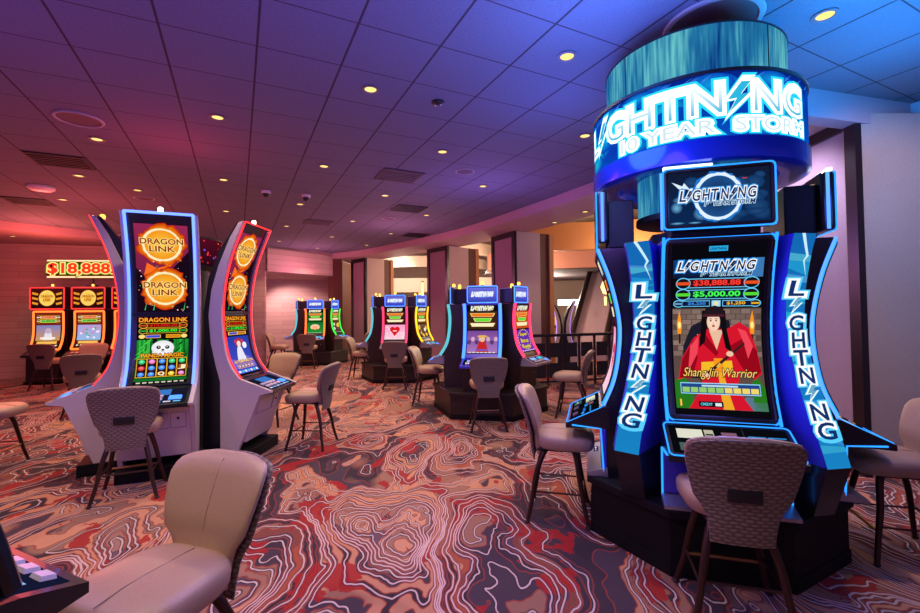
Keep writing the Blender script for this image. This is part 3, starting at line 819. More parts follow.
    for sx in (-1, 1):
        cx, cy = P(-0.03 + sx * 0.03, 0.875); cv.ell(cx, cy, W * 0.012, h * 0.0045, K, 10, 10); cv.rect(cx - W * 0.017, cy + h * 0.009, cx + W * 0.017, cy + h * 0.013, K, 10)
    cv.ell(*P(-0.03, 0.822), W * 0.017, h * 0.006, S(190, 20, 40), 10, 12); cv.ell(*P(-0.03, 0.85), W * 0.008, h * 0.008, S(226, 170, 140), 10, 8)
    # blade and hands
    cv.poly([P(-0.22, 0.30), P(0.30, 0.66), P(0.31, 0.64), P(-0.2, 0.27)], S(60, 26, 30), 12); cv.poly([P(-0.02, 0.42), P(0.02, 0.46), P(0.04, 0.44), P(0.0, 0.40)], S(220, 180, 70), 13)
    cv.ell(*P(-0.15, 0.335), W * 0.04, h * 0.016, S(240, 196, 166), 13, 14); cv.ell(*P(0.14, 0.545), W * 0.04, h * 0.016, S(240, 196, 166), 13, 14)
    cv.text('Shang Jin Warrior', -W * 0.40, W * 0.42, h * 0.205, h * 0.272, S(255, 216, 110), 14, off=0.0, shear=0.35, outline=S(50, 20, 10), ow=0.06)
    cv.rect(-W * 0.44, h * 0.118, W * 0.44, h * 0.185, S(150, 220, 255), 14); cv.rect(-W * 0.432, h * 0.124, W * 0.432, h * 0.179, S(30, 70, 140), 15)
    cv.rect(-W * 0.2, h * 0.163, W * 0.2, h * 0.173, S(190, 220, 240), 16)
    for k in range(9):
        x = -W * 0.42 + k * W * 0.0945; cv.rect(x, h * 0.128, x + W * 0.082, h * 0.158, S(150, 205, 110) if k < 5 else S(240, 215, 110), 16)
    cv.rect(-W / 2, h * 0.0, W / 2, h * 0.034, S(10, 10, 16), 2)
    cv.rect(-W * 0.46, h * 0.045, -W * 0.44, h * 0.085, S(255, 200, 60), 16); cv.rect(-W * 0.25, h * 0.045, W * 0.02, h * 0.075, S(10, 14, 20), 16)
    cv.text('CREDIT', -W * 0.23, -W * 0.1, h * 0.052, h * 0.067, S(120, 230, 255), 17, off=0.02); cv.rect(-W * 0.07, h * 0.05, 0, h * 0.068, S(220, 240, 240), 17)
    return cv

def picture_storm_top(w, h):
    cv = Canvas(); cv.rect(-w / 2, 0, w / 2, h, S(10, 40, 84), 0, S(16, 26, 52))
    rn = random.Random(2)
    for k in range(26):
        x = (rn.random() - 0.5) * w * 0.9; y = rn.random() * h * 0.9
        near = x < -w * 0.05 and y < h * 0.6
        c = S(110, 180, 220) if near else S(34, 74, 120)
        cv.ell(x, y, min(w * (0.05 + rn.random() * 0.07), w / 2 - abs(x)), min(h * (0.06 + rn.random() * 0.08), y, h - y), S(16, 52, 100), 1 + k * 0.02, 14, c)
    cv.ring(0, h * 0.5, h * 0.34, h * 0.38, h * 0.10, S(30, 120, 210), 2, 44, 0.6); cv.ring(0, h * 0.5, h * 0.355, h * 0.395, h * 0.055, S(225, 243, 255), 3, 44, 0.5)
    cv.ell(0, h * 0.5, h * 0.35, h * 0.39, S(30, 80, 140), 3, 32, S(10, 18, 44))
    cv.poly([(-w * 0.47, h * 0.83), (-w * 0.36, h * 0.74), (-w * 0.34, h * 0.8), (-w * 0.28, h * 0.66), (-w * 0.37, h * 0.70), (-w * 0.38, h * 0.66)], S(220, 240, 255), 4)
    storm_logo(cv, -w * 0.40, w * 0.38, h * 0.44, h * 0.64, S(20, 50, 100), WH, S(60, 160, 240), 5, 0.2, 0.02, 0.07, 0.14)
    cv.text('10 YEAR STORM', -w * 0.14, w * 0.36, h * 0.325, h * 0.41, S(12, 40, 90), 8, off=0.01, shear=0.2, outline=S(200, 230, 255), ow=0.08)
    cv.rect(w * 0.24, h * 0.80, w * 0.29, h * 0.815, S(220, 60, 40), 4)
    return cv

def picture_far(w, h, kind):
    cv = Canvas(); cv.rect(-w / 2, 0, w / 2, h, S(10, 10, 16), 0)
    ym = h * 0.5
    storm_logo(cv, -w * 0.36, w * 0.36, h * 0.90, h * 0.975, S(250, 230, 120), S(240, 250, 255), None, 2, 0.2, 0.02, 0.1)
    cv.rect(-w * 0.48, ym + 0.01, w * 0.48, h * 0.88, {'storm': S(60, 34, 20), 'heart': S(70, 20, 30), 'lotus': S(16, 90, 26), 'gold': S(130, 70, 16), 'purple': S(200, 80, 30)}.get(kind, S(60, 34, 20)), 1)
    rows = [(S(240, 120, 30), 0.84, 0.40), (S(90, 230, 60), 0.74, 0.30), (S(250, 240, 200), 0.64, 0.40)]
    for c, q, ww in rows:
        cv.poly([(-w * ww, h * q), (w * ww, h * q), (w * (ww - 0.06), h * (q - 0.075)), (-w * (ww - 0.06), h * (q - 0.075))], S(255, 220, 140), 2)
        cv.poly([(-w * (ww - 0.03), h * (q - 0.008)), (w * (ww - 0.03), h * (q - 0.008)), (w * (ww - 0.08), h * (q - 0.067)), (-w * (ww - 0.08), h * (q - 0.067))], c, 3)
    B = {'storm': (S(170, 120, 190), S(120, 70, 150)), 'heart': (S(255, 210, 225), S(255, 160, 200)), 'lotus': (S(30, 150, 50), S(20, 110, 40)), 'gold': (S(60, 40, 60), S(120, 80, 60)), 'purple': (S(120, 50, 190), S(90, 40, 170))}[kind]
    cv.rect(-w * 0.48, 0.012, w * 0.48, ym - 0.012, B[0], 1, B[1])
    cy = ym * 0.55
    if kind == 'storm':
        for k in range(8): cv.ell(-w * 0.42 + k * w * 0.12, cy + (0.03 if k % 2 else -0.02), w * 0.06, 0.035, S(220, 170, 190) if k % 2 else S(90, 60, 110), 2, 12)
        cv.poly([(-w * 0.2, 0.03), (w * 0.2, 0.03), (w * 0.1, cy), (-w * 0.1, cy)], S(200, 40, 40), 3); cv.ell(0, cy + 0.03, w * 0.08, 0.045, S(235, 190, 160), 4); cv.ell(0, cy + 0.07, w * 0.16, 0.018, S(230, 180, 80), 5)
        for k in range(4): cv.rect(-w * 0.2 + k * w * 0.1, 0.05, -w * 0.2 + k * w * 0.1 + w * 0.08, 0.075, S(60, 100, 220), 5)
    elif kind == 'heart':
        for k in range(30): cv.ell(random.uniform(-0.44, 0.44) * w, random.uniform(0.05, ym - 0.05), 0.012, 0.012, S(255, 240, 250), 2, 8)
        for sx in (-1, 1): cv.ell(sx * w * 0.11, cy + 0.05, w * 0.125, 0.06, S(225, 25, 35), 3)
        cv.poly([(-w * 0.225, cy + 0.03), (w * 0.225, cy + 0.03), (0, cy - 0.11)], S(225, 25, 35), 3); cv.rect(-w * 0.09, cy, w * 0.09, cy + 0.03, S(255, 190, 190), 4)
    elif kind == 'lotus':
        for a in (-0.9, -0.45, 0, 0.45, 0.9):
            x, y = math.sin(a) * w * 0.2, cy + math.cos(a) * 0.06 - 0.03
            cv.ell(x, y, w * 0.12, 0.065, S(255, 225, 200), 3, 14, S(255, 150, 70))
        cv.ell(0, cy - 0.03, w * 0.14, 0.05, S(255, 120, 60), 4, 16, S(255, 230, 150))
    elif kind == 'gold':
        for k in range(9): cv.ell(random.uniform(-0.35, 0.35) * w, random.uniform(0.06, ym - 0.06), w * 0.1, 0.045, random.choice([S(250, 200, 60), S(240, 240, 230), S(120, 70, 50)]), 2 + k * 0.1, 12)
    else:
        for k, t in enumerate(('Super', 'Bonus', 'Reels')): cv.text(t, -w * 0.26, w * 0.26, ym * 0.68 - k * ym * 0.25, ym * 0.68 - k * ym * 0.25 + ym * 0.17, S(255, 225, 70), 3, off=0.02, outline=S(70, 10, 70), ow=0.07)
        for k in range(24):
            a = 2 * PI * k / 24; cv.ell(math.cos(a) * w * 0.42, cy + math.sin(a) * ym * 0.42, 0.012, 0.012, S(255, 220, 120), 3, 6)
    for k in range(7): cv.rect(-w * 0.42 + k * w * 0.125, 0.016, -w * 0.42 + k * w * 0.125 + w * 0.08, 0.030, S(230, 230, 210), 4)
    return cv

def picture_far_top(w, h):
    cv = Canvas(); cv.rect(-w / 2, 0, w / 2, h, S(58, 70, 190), 0, S(110, 110, 220))
    cv.ell(0, h * 0.5, w * 0.42, h * 0.3, S(70, 90, 200), 1, 20, S(150, 170, 255))
    storm_logo(cv, -w * 0.40, w * 0.40, h * 0.38, h * 0.66, S(225, 235, 255), WH, None, 2, 0.3, 0.04, 0.1)
    return cv

# ------------------------------------------------------------------ machines
def rr_path(w, h, r, n=5):
    out = []
    for cx, cy, a in ((w / 2 - r, h - r, 0), (-w / 2 + r, h - r, 90), (-w / 2 + r, r, 180), (w / 2 - r, r, 270)):
        for k in range(n + 1):
            t = R(a + 90 * k / n); out.append((cx + r * math.cos(t), cy + r * math.sin(t)))
    return out

def dense(path, d=0.06):
    out = []
    for i, p in enumerate(path):
        q = path[(i + 1) % len(path)]
        L = math.hypot(q[0] - p[0], q[1] - p[1]); k = max(1, int(L / d))
        for j in range(k): out.append((p[0] + (q[0] - p[0]) * j / k, p[1] + (q[1] - p[1]) * j / k))
    return out

def frame_tube(name, mat, parent, f, w, h, r, rad, off=0.0, v0=0.0):
    bm = bmesh.new()
    tube(bm, [f(u, v + v0, off) for u, v in dense(rr_path(w, h, r))], rad, 8, closed=True)
    return obj(name, bm, mat, parent, True)

def slab_on(name, mat, parent, f, w, h, r, th, v0=0.0):
    """rounded plate of thickness th lying on a mapped surface"""
    bm = bmesh.new(); pts = dense(rr_path(w, h, r), 0.05)
    n = 8
    # grid strips so the plate follows the curve
    ys = [h * k / 24 for k in range(25)]
    def half(y):
        if y < r: return w / 2 - r + math.sqrt(max(0, r * r - (r - y) ** 2))
        if y > h - r: return w / 2 - r + math.sqrt(max(0, r * r - (y - h + r) ** 2))
        return w / 2
    fr, bk = [], []
    for y in ys:
        a = max(half(y), 0.01)
        fr.append([bm.verts.new(f(-a, y + v0, th)), bm.verts.new(f(a, y + v0, th))]); bk.append([bm.verts.new(f(-a, y + v0, -0.01)), bm.verts.new(f(a, y + v0, -0.01))])
    for i in range(24):
        bm.faces.new((fr[i][0], fr[i][1], fr[i + 1][1], fr[i + 1][0])); bm.faces.new((bk[i][0], bk[i + 1][0], bk[i + 1][1], bk[i][1]))
        bm.faces.new((fr[i][0], fr[i + 1][0], bk[i + 1][0], bk[i][0])); bm.faces.new((fr[i][1], bk[i][1], bk[i + 1][1], fr[i + 1][1]))
    bm.faces.new((fr[0][0], bk[0][0], bk[0][1], fr[0][1])); bm.faces.new((fr[-1][0], fr[-1][1], bk[-1][1], bk[-1][0]))
    return obj(name, bm, mat, parent)

def beacon(parent, x, y, z, mat):
    bm = bmesh.new(); lathe(bm, [(0.028, 0), (0.028, 0.02), (0.02, 0.025)], 14, (x, y, z)); b = obj('beacon_base', bm, M['silver'], parent, True)
    bm = bmesh.new(); lathe(bm, [(0.022, 0.02), (0.024, 0.03), (0.024, 0.06), (0.016, 0.07), (0.004, 0.072)], 14, (x, y, z)); obj('beacon_lamp', bm, mat, b, True)

def buttons(parent, f, xs, vs, sw, sh, mat, th=0.012):
    for v in vs:
        for x in xs:
            bm = bmesh.new()
            q = [(-sw, -sh), (sw, -sh), (sw, sh), (-sw, sh)]
            a = [bm.verts.new(f(x + u, v + w, 0.0)) for u, w in q]; b = [bm.verts.new(f(x + u * 0.85, v + w * 0.85, th)) for u, w in q]
            bm.faces.new(a[::-1]); bm.faces.new(b)
            for i in range(4): bm.faces.new((a[i], a[(i + 1) % 4], b[(i + 1) % 4], b[i]))
            obj('button', bm, mat, parent)

def curved_cabinet(name, loc, theta, label, led, pic_low, pic_top, r0=0.70, topper=None, beac='beacon_w', light_face=True, scale=1.0, group='tall curved machines around the left stand', deck_mat='black'):
    """tall curved double-screen machine with silver side fins; loc = stand centre, theta = facing"""
    th = R(theta)
    root = empty(name, (loc[0] + r0 * math.cos(th) * scale, loc[1] + r0 * math.sin(th) * scale, 0), th + PI / 2, label, 'slot machine', group)
    root.scale = (scale, scale, scale)
    Y = lambda r: r0 - r
    pr = [(0.80, 0.885), (0.686, 1.06), (0.625, 1.30), (0.600, 1.60), (0.625, 1.92), (0.70, 2.24), (0.825, 2.56), (0.845, 2.60)]
    cv = Curve([(Y(r), z) for r, z in pr])
    front = [(p.x, p.y) for p in cv.p]
    # housing (black)
    bm = bmesh.new()
    pts = [(y + 0.028, z) for y, z in front] + [(front[-1][0] + 0.08, 2.60), (Y(0.56), 2.30), (Y(0.44), 2.0), (Y(0.38), 1.6), (Y(0.38), 0.12), (Y(0.70), 0.12), (Y(0.74), 0.70)]
    prism_x(bm, pts, -0.287, 0.287); obj('housing', bm, M['black'], root)
    # side fins
    for sx in (-1, 1):
        bm = bmesh.new()
        pts = [(y - 0.004, z) for y, z in front] + [(front[-1][0] + 0.05, 2.585)]
        bk = [(0.70, 2.42), (0.575, 2.12), (0.495, 1.85), (0.462, 1.58), (0.49, 1.28), (0.55, 1.02), (0.60, 0.86)]
        pts += [(Y(r), z) for r, z in bk]
        pts += [(Y(0.60), 0.12), (Y(0.80), 0.12), (Y(1.03), 0.715), (Y(1.16), 0.735), (Y(1.165), 0.755)]
        prism_x(bm, pts, sx * 0.288, sx * 0.330, 0, 0.004); obj('side_fin', bm, M['fin'], root)
        bm = bmesh.new(); tube(bm, [(sx * 0.289, y - 0.012, z) for y, z in front[::2]] , 0.0135 if led == 'led_blue' else 0.0085, 8); obj('led_strip', bm, M[led], root, True)
    bm = bmesh.new(); tube(bm, [(-0.289, front[-1][0] - 0.012, 2.60), (0.289, front[-1][0] - 0.012, 2.60)], 0.0135 if led == 'led_blue' else 0.0085, 8); obj('led_strip', bm, M[led], root, True)
    w = 0.46
    v1 = cv.at_z(0.915); vm = cv.at_z(1.60); v2 = cv.at_z(2.50)
    pic_low(w, vm - v1 - 0.03).build('lower_screen', root, cv.mapper(v1, -0.02), dv=0.045)
    pic_top(w, v2 - vm - 0.03).build('upper_screen', root, cv.mapper(vm + 0.02, -0.02), dv=0.045)
    bm = bmesh.new(); box(bm, -0.285, 0.285, Y(0.605), Y(0.59), 1.59, 1.605); obj('screen_divider', bm, M['blackmatte'], root)
    # deck
    p0 = Vector((Y(0.80), 0.868)); p1 = Vector((Y(1.165), 0.755))
    d = (p1 - p0).normalized(); nn = Vector((d.y, -d.x)); nn = nn if nn.y > 0 else -nn
    def df(u, v, dd):
        q = p1 - d * v + nn * dd
        return Vector((u, q.x, q.y))
    bm = bmesh.new(); prism_x(bm, [(p0.x, p0.y), (p1.x, p1.y), (p1.x, p1.y - 0.035), (Y(1.02), 0.70), (Y(0.74), 0.70), (Y(0.74), 0.868)], -0.286, 0.286); dk = obj('button_deck', bm, M[deck_mat], root)
    cc = Canvas(); cc.rect(-0.26, 0.03, 0.26, 0.34, S(26, 26, 44)); cc.rect(-0.12, 0.2, 0.12, 0.32, S(60, 120, 200), 1)
    for k in range(6): cc.rect(-0.24 + 0.08 * k, 0.05, -0.24 + 0.08 * k + 0.06, 0.075, S(120, 190, 250) if k % 2 else S(220, 210, 240), 1)
    cc.build('deck_display', dk, lambda u, v, q: df(u, v, q + 0.001), dv=0)
    buttons(dk, lambda u, v, q: df(u, v, q + 0.003), [-0.20, -0.12, -0.04, 0.04], [0.11, 0.17], 0.028, 0.020, M['button'])
    buttons(dk, lambda u, v, q: df(u, v, q + 0.003), [0.17], [0.13], 0.055, 0.035, M['led_ice'])
    # lower body
    bm = bmesh.new(); prism_x(bm, [(Y(1.0), 0.695), (Y(0.86), 0.20), (Y(0.60), 0.20), (Y(0.60), 0.695)], -0.286, 0.286); bd = obj('lower_door', bm, M['fin'], root)
    def lf(u, v, dd):
        a = Vector((Y(0.86), 0.20)); b = Vector((Y(1.0), 0.695)); t = (b - a).normalized(); q = a + t * v + Vector((-t.y, t.x)) * dd
        return Vector((u, q.x, q.y))
    bm = bmesh.new()
    for (x0, x1, y0, y1) in ((-0.24, 0.1, 0.30, 0.46), (0.12, 0.25, 0.30, 0.46)):
        tube(bm, [lf(u, v, 0.001) for u, v in ((x0, y0), (x1, y0), (x1, y1), (x0, y1))], 0.003, 6, closed=True)
    obj('door_seam', bm, M['deckgrey'], bd)
    bm = bmesh.new(); tube(bm, [lf(0.185, 0.40, -0.004), lf(0.185, 0.40, 0.008)], 0.012, 12); obj('lock', bm, M['blackmatte'], bd)
    # base
    bm = bmesh.new(); box(bm, -0.33, 0.33, Y(0.93), Y(0.36), 0.0, 0.12, 0.006); obj('base_plinth', bm, M['plinth'], root)
    beacon(root, 0.0, front[-1][0] + 0.05, 2.60, M[beac])
    return root

def far_cabinet(name, loc, theta, label, led, kind, r0=0.62, group='smaller double-screen machines on dark stands', body='cab_brown', has_top=True, beac='beacon_y', zb=0.40, pr=None, dp=((0.76, 0.89), (0.97, 0.80))):
    th = R(theta)
    root = empty(name, (loc[0] + r0 * math.cos(th), loc[1] + r0 * math.sin(th), zb), th + PI / 2, label, 'slot machine', group)
    Y = lambda r: r0 - r; Z = lambda z: z - zb
    pr = pr or [(0.76, 0.90), (0.655, 1.08), (0.61, 1.30), (0.60, 1.50), (0.625, 1.70)]
    cv = Curve([(Y(r), Z(z)) for r, z in pr])
    front = [(p.x, p.y) for p in cv.p]
    bm = bmesh.new()
    prism_x(bm, [(y + 0.02, z) for y, z in front] + [(Y(0.42), Z(1.70)), (Y(0.30), Z(1.45)), (Y(0.30), 0.0), (Y(0.70), 0.0), (Y(0.72), Z(0.8))], -0.285, 0.285); obj('cabinet_body', bm, M[body], root)
    for sx in (-1, 1):
        bm = bmesh.new(); tube(bm, [(sx * 0.270, y - 0.006, z) for y, z in front[::2]], 0.024, 8); obj('led_strip', bm, M[led], root, True)
    w = 0.48; a = cv.at_z(Z(0.955)); b = cv.at_z(Z(1.675))
    slab_on('screen_surround', M[{'led_blue': 'glow_indigo', 'led_ice': 'glow_indigo'}.get(led, 'black')], root, cv.mapper(0.0, -0.015), 0.545, cv.len, 0.01, 0.014)
    picture_far(w, b - a, kind).build('main_screen', root, cv.mapper(a, 0.002), dv=0.06)
    # deck
    p0 = Vector((Y(dp[0][0]), Z(dp[0][1]))); p1 = Vector((Y(dp[1][0]), Z(dp[1][1])))
    d = (p1 - p0).normalized(); nn = Vector((d.y, -d.x)); nn = nn if nn.y > 0 else -nn
    df = lambda u, v, q: Vector((u, (p1 - d * v + nn * q).x, (p1 - d * v + nn * q).y))
    bm = bmesh.new(); prism_x(bm, [(p0.x, p0.y), (p1.x, p1.y), (p1.x, p1.y - 0.03), (Y(0.74), Z(0.76)), (Y(0.70), Z(0.76)), (Y(0.70), Z(0.89))], -0.285, 0.285); dk = obj('button_deck', bm, M['black' if led == 'black' else ('glow_indigo' if led in ('led_blue', 'led_ice') else 'silver')], root)
    cc = Canvas(); cc.rect(-0.25, 0.03, 0.25, 0.20, S(20, 24, 50)); cc.rect(-0.2, 0.11, -0.02, 0.18, S(150, 190, 250), 1); cc.rect(0.04, 0.11, 0.2, 0.18, S(80, 200, 240), 1)
    cc.build('deck_display', dk, lambda u, v, q: df(u, v, q + 0.001), dv=0)
    buttons(dk, lambda u, v, q: df(u, v, q + 0.003), [-0.18, -0.09, 0.0, 0.09], [0.065], 0.03, 0.02, M['button'])
    buttons(dk, lambda u, v, q: df(u, v, q + 0.003), [0.2], [0.065], 0.035, 0.025, M['led_ice'])
    bm = bmesh.new(); box(bm, -0.23, 0.23, Y(0.71), Y(0.70), Z(0.46), Z(0.72), 0.004); dr = obj('lower_door', bm, M['plinth_brown'], root)
    bm = bmesh.new(); tube(bm, [(0.17, Y(0.71), Z(0.62)), (0.17, Y(0.717), Z(0.62))], 0.014, 12); obj('lock', bm, M['silver'], dr)
    if has_top:
        f = flat_map(Y(0.60), Z(1.715), 0.0)
        bm = bmesh.new(); box(bm, -0.235, 0.235, Y(0.595), Y(0.545), Z(1.712), Z(1.965), 0.012); tm = obj('top_monitor', bm, M['black'], root)
        picture_far_top(0.42, 0.205).build('top_screen', tm, flat_map(Y(0.5965), Z(1.736)), dv=0)
        frame_tube('monitor_led_frame', M['led_ice'], tm, flat_map(Y(0.598), Z(1.716)), 0.455, 0.246, 0.02, 0.009)
        bm = bmesh.new(); box(bm, -0.04, 0.04, Y(0.54), Y(0.50), Z(1.55), Z(1.86)); obj('monitor_arm', bm, M['blackmatte'], tm)
        beacon(root, 0.0, Y(0.56), Z(1.965), M[beac])
    return root

def octagon(c, ap, rot):
    rr = ap / math.cos(PI / 8)
    return [(c[0] + rr * math.cos(rot + PI / 8 + k * PI / 4), c[1] + rr * math.sin(rot + PI / 8 + k * PI / 4)) for k in range(8)]

def plinth(name, c, ap, theta, label, mat, h=0.40, core=None, n=8):
    root = empty(name, (c[0], c[1], 0), R(theta), label, 'machine stand')
    rr = ap / math.cos(PI / n)
    P = lambda k: [(k * rr * math.cos(PI / n + i * 2 * PI / n), k * rr * math.sin(PI / n + i * 2 * PI / n)) for i in range(n)]
    bm = bmesh.new(); prism_z(bm, P(1.0), 0.0, h - 0.05); obj('plinth_box', bm, mat, root)
    bm = bmesh.new(); prism_z(bm, P(1.035), h - 0.05, h, 0, 0.012); obj('plinth_top', bm, mat, root)
    bm = bmesh.new(); prism_z(bm, P(1.012), 0.0, 0.075); obj('kick_board', bm, M['plinth'], root)
    if core:
        bm = bmesh.new(); q = core[0] / ap; prism_z(bm, [(x * q, y * q) for x, y in P(1.0)], h, core[1]); obj('service_core', bm, M['blackmatte'], root)
    return root

# ---- near right stand with the round sign
CL = (1.77, 3.36); FL = -106.5
def storm_stand():
    root = plinth('machine_stand', CL, 0.773, FL, 'black octagonal stand under the round blue sign with lettered curved wings', M['plinth'], 0.40, (0.30, 2.15))
    # curved wings flanking the front and the back machine; face looks straight out
    pr = [(0.735, 0.555, 0.70), (0.705, 0.53, 0.84), (0.645, 0.47, 1.10), (0.605, 0.425, 1.40), (0.605, 0.42, 1.66), (0.635, 0.44, 1.90), (0.66, 0.46, 2.03)]
    zs = Curve([(-a, z) for a, b, z in pr]); ls = Curve([(-b, z) for a, b, z in pr])
    def lat(z):
        p, _ = ls.at(ls.at_z(z)); return -p.x
    CW, SW = math.cos(R(25)), math.sin(R(25))
    hw = 0.066
    def hwz(z): return 0.060 + 0.016 * min(1.0, abs(z - 1.45) / 0.6)
    for k, (turn, side) in enumerate(((0, -1), (0, 1), (180, -1), (180, 1))):
        w0 = bpy.data.objects.new('corner_wing', None); COL.objects.link(w0); w0.parent = root
        w0.rotation_euler = (0, 0, PI / 2 + R(turn))
        rings = []
        bm = bmesh.new()
        N2 = 30
        for i in range(N2 + 1):
            z = 0.70 + (2.03 - 0.70) * i / N2; p, _ = zs.at(zs.at_z(z)); y = p.x; l = side * lat(z)
            li = side * 0.30
            hz = hwz(z); q = [(l - side * hz * CW, y - hz * SW), (l + side * hz * CW, y + hz * SW), (l + side * hz * CW, y + 0.16), (li, -0.36), (li, -0.40)]
            rings.append([bm.verts.new((a, b, z)) for a, b in q])
        for a, b in zip(rings, rings[1:]):
            for m_ in range(5): bm.faces.new((a[m_], a[(m_ + 1) % 5], b[(m_ + 1) % 5], b[m_]))
        bm.faces.new(rings[0][::-1]); bm.faces.new(rings[-1]); obj('wing_body', bm, M['glow_indigo'], w0)
        bm = bmesh.new()
        l0 = side * lat(0.70)
        hz = hwz(0.70) + 0.002; y0 = -0.735
        top = [(l0 - side * hz * CW, y0 - hz * SW - 0.002), (l0 + side * hz * CW, y0 + hz * SW - 0.002), (l0 + side * hz * CW, -0.56), (side * 0.30, -0.36), (side * 0.30, -0.42)]
        bot = [(x * 0.92, y + 0.085 if k2 < 2 else y) for k2, (x, y) in enumerate(top)]
        ra = [bm.verts.new((x, y, 0.401)) for x, y in bot]; rb = [bm.verts.new((x, y, 0.699)) for x, y in top]
        for m_ in range(5): bm.faces.new((ra[m_], ra[(m_ + 1) % 5], rb[(m_ + 1) % 5], rb[m_]))
        bm.faces.new(ra[::-1]); bm.faces.new(rb); obj('wing_foot', bm, M['black'], w0)
        c = Canvas(); H = zs.len
        c.rect(-hw, 0.0, hw, H, S(24, 130, 196), 0, S(20, 104, 180))
        rn = random.Random(k)
        for q in range(12):
            v = rn.random() * H * 0.9 + 0.05; c.poly([(-hw, v), (hw, v + rn.uniform(-0.05, 0.05)), (hw, v + 0.03), (-hw, v + 0.045)], S(30 + 20 * (q % 3), 140 + 10 * (q % 4), 205), 0.3 + q * 0.02)
        c.poly([(-0.02, H), (0.0, H), (0.05, H - 0.13), (0.03, H - 0.16), (0.055, H - 0.26), (0.02, H - 0.16), (0.035, H - 0.13)], S(200, 240, 255), 1)
        v = H - 0.27; step = (H - 0.42) / 9.0
        for ch in 'L*GHTN*NG':
            if ch == '*':
                p = bolt_pts(-0.045, 0.05, v - step * 1.0, v + step * 0.06)
                c.poly(scale_pts(p, 1.25), S(90, 210, 255), 2); c.poly(scale_pts(p, 1.08), WH, 3); c.poly(scale_pts(p, 0.75), S(110, 170, 200), 4)
            else:
                c.text(ch, -0.050, 0.050, v - step * 0.95, v - step * 0.1, S(16, 50, 110), 2, off=0.02, shear=0.1, outline=WH, ow=0.10, glowc=S(90, 210, 255), gw=0.16)
            v -= step
        base_map = zs.mapper(0.0, 0.001)
        def wf(u, vv, d, side=side, base_map=base_map):
            q = base_map(0.0, vv, 0.0); zz = max(0.70, min(2.03, q.z)); t = u * hwz(zz) / hw
            return Vector((side * lat(zz) + t * CW + side * d * SW * 1.0, q.y + side * t * SW - (d + 0.0015) * CW, q.z))
        c.build('wing_sign', w0, wf, dv=0.045)
    return root
storm_stand()

